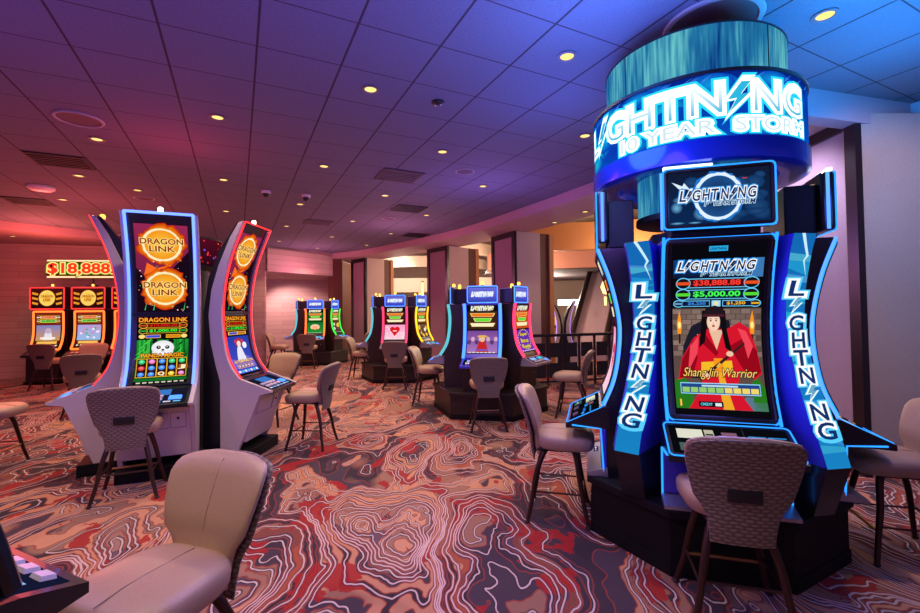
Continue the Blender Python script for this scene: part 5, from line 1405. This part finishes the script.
# escalator side with dark handrail
def stair():
    a = Vector((3.55, 14.4)); b = Vector((5.75, 18.4)); L = (b - a).length
    root = empty('escalator', (a.x, a.y, 0), math.atan2(b.y - a.y, b.x - a.x), 'pale escalator side with a dark slanted handrail beyond the railing', 'escalator')
    bm = bmesh.new()
    v = [(0.0, 0.45), (L, 4.2), (L + 1.2, 4.2), (L + 1.2, 0.0), (0.0, 0.0)]
    p = [bm.verts.new((x, 0.0, z)) for x, z in v]; q = [bm.verts.new((x, -1.1, z)) for x, z in v]
    bm.faces.new(p); bm.faces.new(q[::-1])
    for i in range(5): bm.faces.new((p[i], q[i], q[(i + 1) % 5], p[(i + 1) % 5]))
    obj('side_panel', bm, M['lilac'], root)
    bm = bmesh.new(); tube(bm, [(-0.2, 0.0, 0.50), (0.0, 0.0, 0.62), (L, 0.0, 4.37)], 0.10, 10); obj('handrail', bm, M['frame'], root, True)
    bm = bmesh.new(); tube(bm, [(-0.2, -1.1, 0.50), (0.0, -1.1, 0.62), (L, -1.1, 4.37)], 0.10, 10); obj('handrail', bm, M['frame'], root, True)
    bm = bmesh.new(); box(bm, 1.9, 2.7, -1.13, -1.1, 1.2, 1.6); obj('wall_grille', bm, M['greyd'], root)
stair()
def sconce(x, y, z, lab, w=0.10, h=0.32):
    root = empty('wall_sconce', (x, y, z), 0, lab, 'wall lamp')
    bm = bmesh.new(); box(bm, -w / 2, w / 2, 0.0, 0.06, -h / 2, h / 2, 0.01); obj('sconce_plate', bm, M['brass'], root)
    bm = bmesh.new(); box(bm, -w * 0.36, w * 0.36, -0.04, 0.0, -h * 0.44, h * 0.44, 0.008); obj('sconce_glass', bm, M['led_amber'], root)
sconce(4.62, 14.2, 1.85, 'small amber wall lamp on the escalator side')
sconce(-5.1 + 3.66, 17.2, 2.3, 'tall amber wall lamp seen through the opening above the heart machine', 0.12, 0.9)
def lamp_cluster():
    root = empty('hanging_lamp', (3.72, 10.8, 2.55), 0, 'glowing amber hanging lamp behind the left edge-on blue machine', 'lamp')
    bm = bmesh.new(); lathe(bm, [(0.06, -0.62), (0.24, -0.58), (0.30, -0.42), (0.24, -0.26), (0.08, -0.2)], 20); obj('lamp_shade', bm, M['led_amber'], root, True)
    bm = bmesh.new(); tube(bm, [(0, 0, -0.22), (0, 0, 1.4)], 0.012, 8); obj('lamp_rod', bm, M['brass'], root)
lamp_cluster()
def lit_board(x, y, z, w, h, lab):
    root = empty('lit_board', (x, y, z), 0, lab, 'sign')
    bm = bmesh.new(); box(bm, -w / 2, w / 2, 0.0, 0.08, 0, h); obj('board_case', bm, M['frame'], root)
    bm = bmesh.new(); box(bm, -w / 2 + 0.02, w / 2 - 0.02, -0.01, 0.0, 0.02, h - 0.02); obj('board_face', bm, M['led_white'], root)
    bm = bmesh.new(); box(bm, -0.05, 0.05, 0.02, 0.07, -z, 0.0); obj('board_post', bm, M['frame'], root)
lit_board(4.75, 19.5, 1.75, 1.0, 0.30, 'bright white sign board far back beyond the violet-edged machines')
lit_board(0.05, 19.0, 1.95, 0.5, 0.75, 'bright white board seen in the slim gap above the blue-framed machine')
# railing
def railing():
    a = Vector((1.45, 9.2)); b = Vector((4.3, 10.0)); L = (b - a).length
    root = empty('railing', (a.x, a.y, 0), math.atan2(b.y - a.y, b.x - a.x), 'black railing with dark panels behind the red-framed machine', 'railing')
    bm = bmesh.new(); box(bm, 0, L, -0.03, 0.03, 1.03, 1.09, 0.008); obj('top_rail', bm, M['black'], root)
    bm = bmesh.new(); box(bm, 0, L, -0.02, 0.02, 0.08, 0.12); obj('bottom_rail', bm, M['black'], root)
    n = 8
    for i in range(n + 1):
        x = L * i / n
        bm = bmesh.new(); box(bm, x - 0.02, x + 0.02, -0.02, 0.02, 0, 1.03); obj('post', bm, M['black'], root)
        if i < n:
            bm = bmesh.new()
            box(bm, x + 0.05, x + L / n - 0.05, -0.008, 0.008, 0.60, 0.90); box(bm, x + 0.05, x + L / n - 0.05, -0.008, 0.008, 0.18, 0.48)
            obj('dark_panel', bm, M['blackmatte'], root)
railing()
# framed access panel on the right wall
def access_panel():
    root = empty('access_panel', (4.02, 4.27, 0.66), math.atan2(0.18, 0.66), 'white framed dark panel low on the textured right wall', 'panel')
    bm = bmesh.new(); w, h, t = 0.40, 0.42, 0.045
    for q in ((0, w, 0, t), (0, w, h - t, h), (0, t, t, h - t), (w - t, w, t, h - t)): box(bm, q[0], q[1], -0.03, 0.0, q[2], q[3])
    obj('panel_frame', bm, M['white'], root)
    bm = bmesh.new(); box(bm, t, w - t, -0.012, 0.0, t, h - t); obj('panel_face', bm, M['cab_brown'], root)
access_panel()

# ------------------------------------------------------------------ ceiling fittings
DL = [
    (2.527, 3.01, 'large warm downlight right of the round sign, in the blue-lit ceiling', 1),
    (0.866, 3.472, 'large warm downlight left of the round sign, in the violet ceiling', 1),
    (-0.784, 3.96, 'warm downlight high in the middle of the ceiling, left of the black dome', 1),
    (-2.453, 4.50, 'warm downlight high above the panda machine', 1),
    (-4.119, 5.035, 'warm downlight beside the big speaker ring in the red-lit ceiling', 1),
    (1.461, 5.09, 'warm downlight just left of the round sign lettering', 1),
    (-0.20, 5.556, 'warm downlight in the middle of the violet ceiling, below the black dome', 1),
    (-1.844, 6.063, 'warm downlight above and right of the two white dome cameras', 1),
    (0.39, 7.133, 'warm downlight right of the small speaker ring in the violet ceiling', 1),
    (-1.274, 7.643, 'warm downlight just left of the pale vent row in the ceiling centre', 1),
    (-2.938, 8.195, 'warm downlight below the second white dome camera', 1),
    (-0.68, 9.261, 'warm downlight between the two dark vents near the columns', 1),
    (-2.349, 9.794, 'warm downlight left of the far speaker ring', 1),
    (-4.0, 10.281, 'warm downlight right of the red-edged machine top', 1),
    (-5.049, 12.438, 'warm downlight low in the red ceiling near the plank wall', 1),
    (-3.388, 11.82, 'warm downlight in the third row near the curved ceiling edge', 1),
    (-1.757, 11.431, 'warm downlight close to the curved ceiling edge above the heart machine', 1),
    (-2.795, 13.37, 'distant downlight in the last ceiling row by the first column', 1),
    (-4.434, 13.885, 'farthest downlight in the last ceiling row above the lotus machine', 1),
    (-3.522, 6.63, 'warm downlight between the panda machine and the two white cameras', 1),
    (-4.568, 8.695, 'warm downlight just above the red-edged machine beacon', 1),
    (-5.183, 7.145, 'warm downlight just above the panda machine beacon', 1),
    (-5.458, 6.362, 'warm downlight between the dark left vent and the panda machine', 1),
    (-6.867, 7.687, 'warm downlight right of the white round detector', 1),
    (-0.8, 1.4, None, 0), (-2.4, 2.0, None, 0), (-4.1, 2.5, None, 0), (-5.7, 3.4, None, 0),
]
def spot(name, x, y, z, e, col=(1.0, 0.72, 0.50), ang=105, blend=0.6, rad=0.05, rot=(0, 0, 0)):
    l = bpy.data.lights.new(name, 'SPOT'); l.energy = e; l.color = col; l.spot_size = R(ang); l.spot_blend = blend; l.shadow_soft_size = rad
    o = bpy.data.objects.new(name, l); COL.objects.link(o); o.location = (x, y, z); o.rotation_euler = rot
    return o
def downlight_mesh():
    root = empty('downlight', (0, 0, CEIL))
    bm = bmesh.new(); lathe(bm, [(0.052, 0.0), (0.078, -0.001), (0.080, -0.008), (0.056, -0.010), (0.052, -0.004)], 28, cap=False); obj('trim_ring', bm, M['trimwhite'], root, True)
    bm = bmesh.new(); lathe(bm, [(0.001, -0.0042), (0.054, -0.0042)], 28, cap=False); obj('lamp_lens', bm, M['lamp'], root)
    return root
DLP = 98.0
d0 = downlight_mesh()
first = True
for (x, y, lab, vis) in DL:
    if vis:
        o = d0 if first else copy_tree(d0); first = False
        o.location = (x, y, CEIL); tag(o, lab, 'ceiling light', 'recessed downlights in the tiled ceiling')
    spot('downlight_lamp', x, y, CEIL - 0.03, DLP)
for (x, y, z, lab, e) in ((-10.26, 10.2, SOF, 'downlight in the soffit at far left over the plank wall', 40), (-9.35, 10.0, SOF, None, 30), (2.36, 8.3, SOF + 0.005, 'downlight under the curved ledge left of the round sign', 40), (2.0, 9.3, SOF + 0.005, 'downlight under the curved ledge above the red-framed machine', 40), (-5.95, 15.0, 2.83, 'downlight washing the plank alcove wall left of the far machines', 45)):
    if lab:
        o = copy_tree(d0); o.location = (x, y, z); tag(o, lab, 'ceiling light', 'downlights under the soffit')
    spot('downlight_lamp', x, y, z - 0.03, e)

def ceil_thing(name, x, y, lab, cat, parts, group=None, rz=0.0, z=CEIL):
    root = empty(name, (x, y, z), rz, lab, cat, group)
    for pn, fn, mt in parts:
        bm = bmesh.new(); fn(bm); obj(pn, bm, M[mt], root, True)
    return root
def ringf(r):
    return [('speaker_rim', lambda bm: lathe(bm, [(r * 0.86, -0.001), (r * 0.88, -0.014), (r * 0.97, -0.014), (r, -0.001)], 36, cap=False), 'ring'),
            ('speaker_grille', lambda bm: lathe(bm, [(0.001, -0.005), (r * 0.87, -0.005)], 36, cap=False), 'ventlit')]
for (x, y, r, lab) in ((-3.875, 4.51, 0.21, 'large round ceiling speaker at upper left'), (0.092, 6.35, 0.14, 'round ceiling speaker in the violet ceiling centre'), (-1.515, 9.519, 0.14, 'small far round ceiling speaker near the columns'), (-5.433, 7.646, 0.16, 'round ceiling speaker left of the panda machine beacon'), (1.80, 3.10, 0.32, 'round ceiling plate above the round sign')):
    ceil_thing('ceiling_speaker', x, y, lab, 'speaker', ringf(r), 'round ceiling speakers')
def ventf(wa, wb):
    def slats(bm):
        n = 7
        for k in range(n):
            y = -wb / 2 + wb * (k + 0.5) / n; box(bm, -wa / 2 + 0.02, wa / 2 - 0.02, y - wb / n * 0.2, y + wb / n * 0.2, -0.016, -0.006)
    def rim(bm):
        t = 0.025
        for q in ((-wa / 2, wa / 2, -wb / 2, -wb / 2 + t), (-wa / 2, wa / 2, wb / 2 - t, wb / 2), (-wa / 2, -wa / 2 + t, -wb / 2 + t, wb / 2 - t), (wa / 2 - t, wa / 2, -wb / 2 + t, wb / 2 - t)): box(bm, q[0], q[1], q[2], q[3], -0.014, -0.001)
    def bk(bm): box(bm, -wa / 2 + 0.02, wa / 2 - 0.02, -wb / 2 + 0.02, wb / 2 - 0.02, -0.006, -0.002)
    return [('vent_backing', bk, 'vent'), ('vent_frame', rim, 'vent'), ('vent_slats', slats, 'vent')]
for (x, y, lab, dim) in ((-5.16, 5.74, 'nearest dark ceiling vent at left, beside the downlight', 0), (-7.55, 7.78, 'dark ceiling vent at the left photo edge', 0), (-0.98, 8.66, 'dark ceiling vent in the centre of the ceiling', 0), (-1.15, 11.7, 'farthest dark ceiling vent near the curved edge', 0)):
    ceil_thing('ceiling_vent', x, y, lab, 'vent', ventf(0.60, 0.56), 'dark ceiling vents', GRID)
for (x, y, lab) in ((-0.88, 6.55, 'pale ceiling vent above the centre dark vent'), (-3.15, 9.9, 'faint pale ceiling vent near the far left columns')):
    t = ceil_thing('ceiling_vent', x, y, lab, 'vent', [(a, b, 'ventlit') for a, b, c in ventf(0.60, 0.56)], 'pale ceiling vents', GRID)
def domef(body, lens):
    return [('camera_base', lambda bm: lathe(bm, [(0.001, -0.0005), (0.075, -0.0005), (0.075, -0.03), (0.06, -0.045), (0.001, -0.045)], 24, cap=False), body),
            ('camera_dome', lambda bm: lathe(bm, [(0.055, -0.046), (0.055, -0.065), (0.045, -0.09), (0.025, -0.105), (0.001, -0.11)], 24, cap=False), lens)]
for (x, y, lab) in ((-3.172, 7.288, 'white dome camera, left of the two near the ceiling centre'), (-2.61, 7.566, 'white dome camera, right of the two near the ceiling centre')):
    ceil_thing('dome_camera', x, y, lab, 'camera', domef('white', 'black'), 'white dome cameras')
bd = ceil_thing('dome_camera', -0.19, 4.224, 'small black dome camera in the violet ceiling', 'camera', domef('blackmatte', 'black')); bd.scale = (0.85, 0.85, 0.3)
ceil_thing('smoke_detector', -6.525, 6.917, 'white round detector on the red-lit ceiling at left', 'detector', [('detector_base', lambda bm: lathe(bm, [(0.001, -0.0005), (0.17, -0.0005), (0.17, -0.03), (0.14, -0.05), (0.001, -0.055)], 28, cap=False), 'white')])

# ------------------------------------------------------------------ light
def point(name, x, y, z, e, col, r=0.25):
    l = bpy.data.lights.new(name, 'POINT'); l.energy = e; l.color = col; l.shadow_soft_size = r
    o = bpy.data.objects.new(name, l); COL.objects.link(o); o.location = (x, y, z); return o
def area(name, loc, tgt, e, col, sx, sy):
    l = bpy.data.lights.new(name, 'AREA'); l.shape = 'RECTANGLE'; l.size = sx; l.size_y = sy; l.energy = e; l.color = col
    o = bpy.data.objects.new(name, l); COL.objects.link(o); o.location = loc
    o.rotation_euler = (Vector(tgt) - Vector(loc)).to_track_quat('-Z', 'Y').to_euler(); return o
# added lamps tint the surroundings, as glow from signs and machines would
point('red_topper_glow', -3.3, 5.2, 2.9, 24, (1.0, 0.05, 0.12), 0.4)
point('red_fill', -8.9, 9.5, 2.75, 150, (1.0, 0.16, 0.13), 0.5)  # added red fill by the wall machines
point('red_fill', -6.3, 7.8, 2.5, 70, (1.0, 0.10, 0.12), 0.6)  # this added fill and the next hang over open floor
point('red_fill', -6.6, 4.6, 2.3, 40, (1.0, 0.05, 0.12), 0.6)
point('pink_fill', -4.5, 13.6, 2.5, 70, (1.0, 0.30, 0.52), 0.4)  # added fills over the far stands, tinting ceiling and columns
point('pink_fill', -1.46, 10.3, 2.5, 60, (0.95, 0.28, 0.60), 0.4)
point('violet_fill', 0.46, 7.0, 2.5, 70, (0.34, 0.20, 1.0), 0.4)  # added fill above the nearest far stand
point('violet_fill', -0.6, 2.2, 2.1, 58, (0.22, 0.12, 1.0), 0.6)  # added fills over open floor, turning the ceiling violet
point('violet_fill', -3.2, 2.2, 2.1, 42, (0.28, 0.10, 1.0), 0.6)
spot('blue_ceiling_fill', 2.55, 2.55, 2.85, 120, (0.02, 0.34, 1.0), 172, 0.4, 0.2, (PI, 0, 0))  # added upward spots without fittings; they tint the ceiling blue
spot('blue_ceiling_fill', 3.35, 3.2, 2.85, 70, (0.02, 0.34, 1.0), 172, 0.4, 0.2, (PI, 0, 0))
spot('blue_ceiling_fill', 0.95, 2.75, 2.85, 55, (0.03, 0.18, 1.0), 172, 0.4, 0.2, (PI, 0, 0))
spot('blue_ceiling_fill', 1.0, 4.2, 2.85, 30, (0.06, 0.16, 1.0), 172, 0.4, 0.2, (PI, 0, 0))
point('rim_fill', 1.32, 2.30, 2.30, 3.0, (0.05, 0.25, 1.0), 0.1)  # added point lamps that brighten the dark lower rim
point('rim_fill', 2.35, 2.35, 2.30, 3.0, (0.10, 0.2, 1.0), 0.1)
point('violet_floor_fill', 0.75, 2.15, 2.45, 24, (0.34, 0.14, 1.0), 0.3)  # added to tint the floor violet; the sign itself is blue
point('sign_face_fill', 0.80, 2.78, 2.80, 46, (0.12, 0.30, 1.0), 0.35)  # added to boost the blue sign's light on the chair backs
def aim(name, loc, tgt, e, col, ang):
    o = spot(name, *loc, e, col, ang, 0.7, 0.08); o.rotation_euler = (Vector(tgt) - Vector(loc)).to_track_quat('-Z', 'Y').to_euler()
aim('wall_fill', (3.35, 2.5, 3.52), (4.15, 4.35, 1.7), 120, (1.0, 0.80, 0.94), 90)  # added spot without fitting, brightens the textured wall
aim('blue_wall_fill', (3.3, 3.2, 2.9), (4.95, 3.7, 2.2), 45, (0.03, 0.40, 1.0), 110)  # added spot that turns the end wall blue
aim('wall_fill', (2.95, 4.75, 3.40), (3.8, 5.1, 1.9), 130, (0.80, 0.70, 1.0), 120)  # added spot without fitting, brightens the framed lilac panel
spot('downlight_lamp', 0.0, -0.6, CEIL - 0.03, 60, (1.0, 0.80, 0.66), 130, 0.7)
spot('downlight_lamp', -2.6, 0.4, CEIL - 0.03, 90, (1.0, 0.74, 0.52), 130, 0.7)
point('machine_fill', 1.02, 3.28, 1.30, 5, (0.20, 0.12, 1.0), 0.15)  # added point lamps boosting the blue screen light on chairs and floor
point('machine_fill', 2.62, 2.62, 1.30, 5, (0.14, 0.12, 1.0), 0.15)
point('machine_fill', 1.46, 2.46, 1.15, 5, (0.14, 0.14, 1.0), 0.15)
for (x, y, z, e, col) in ((2.0, 15.0, 2.7, 240, (1, 0.72, 0.5)), (-2.4, 17.2, 3.1, 150, (1, 0.84, 0.70)), (4.6, 11.3, 3.0, 190, (1, 0.7, 0.45)), (3.9, 18.8, 2.6, 220, (1, 0.85, 0.7)), (0.8, 17.0, 3.0, 150, (1, 0.75, 0.55))):
    point('hall_lamp', x, y, z, e, col, 0.3)
spot('alcove_wash', -6.2, 15.6, 2.75, 260, (1.0, 0.60, 0.62), 120, 0.6, 0.08, (R(28), 0, 0))

w = bpy.data.worlds.new('World'); SC.world = w; w.use_nodes = True
bg = w.node_tree.nodes['Background']; bg.inputs[0].default_value = (0.52, 0.30, 0.66, 1); bg.inputs[1].default_value = 0.22

# ------------------------------------------------------------------ camera
F = 446.0
cam = bpy.data.cameras.new('camera'); co = bpy.data.objects.new('camera', cam); COL.objects.link(co)
cam.sensor_fit = 'HORIZONTAL'; cam.sensor_width = 36.0; cam.lens = F / 920.0 * 36.0
cam.shift_y = -7.7 / 920.0; cam.clip_start = 0.05; cam.clip_end = 200
co.matrix_world = Matrix.Translation((0, 0, 1.6)) @ Matrix.Rotation(R(90 + 1.5), 4, 'X') @ Matrix.Rotation(0.0110 * -1.0, 4, 'Z')
SC.camera = co

SC.view_settings.view_transform = 'Standard'
SC.view_settings.look = 'None'
SC.view_settings.gamma = 1.0
SC.view_settings.exposure = 0.0
SC.view_settings.use_curve_mapping = False
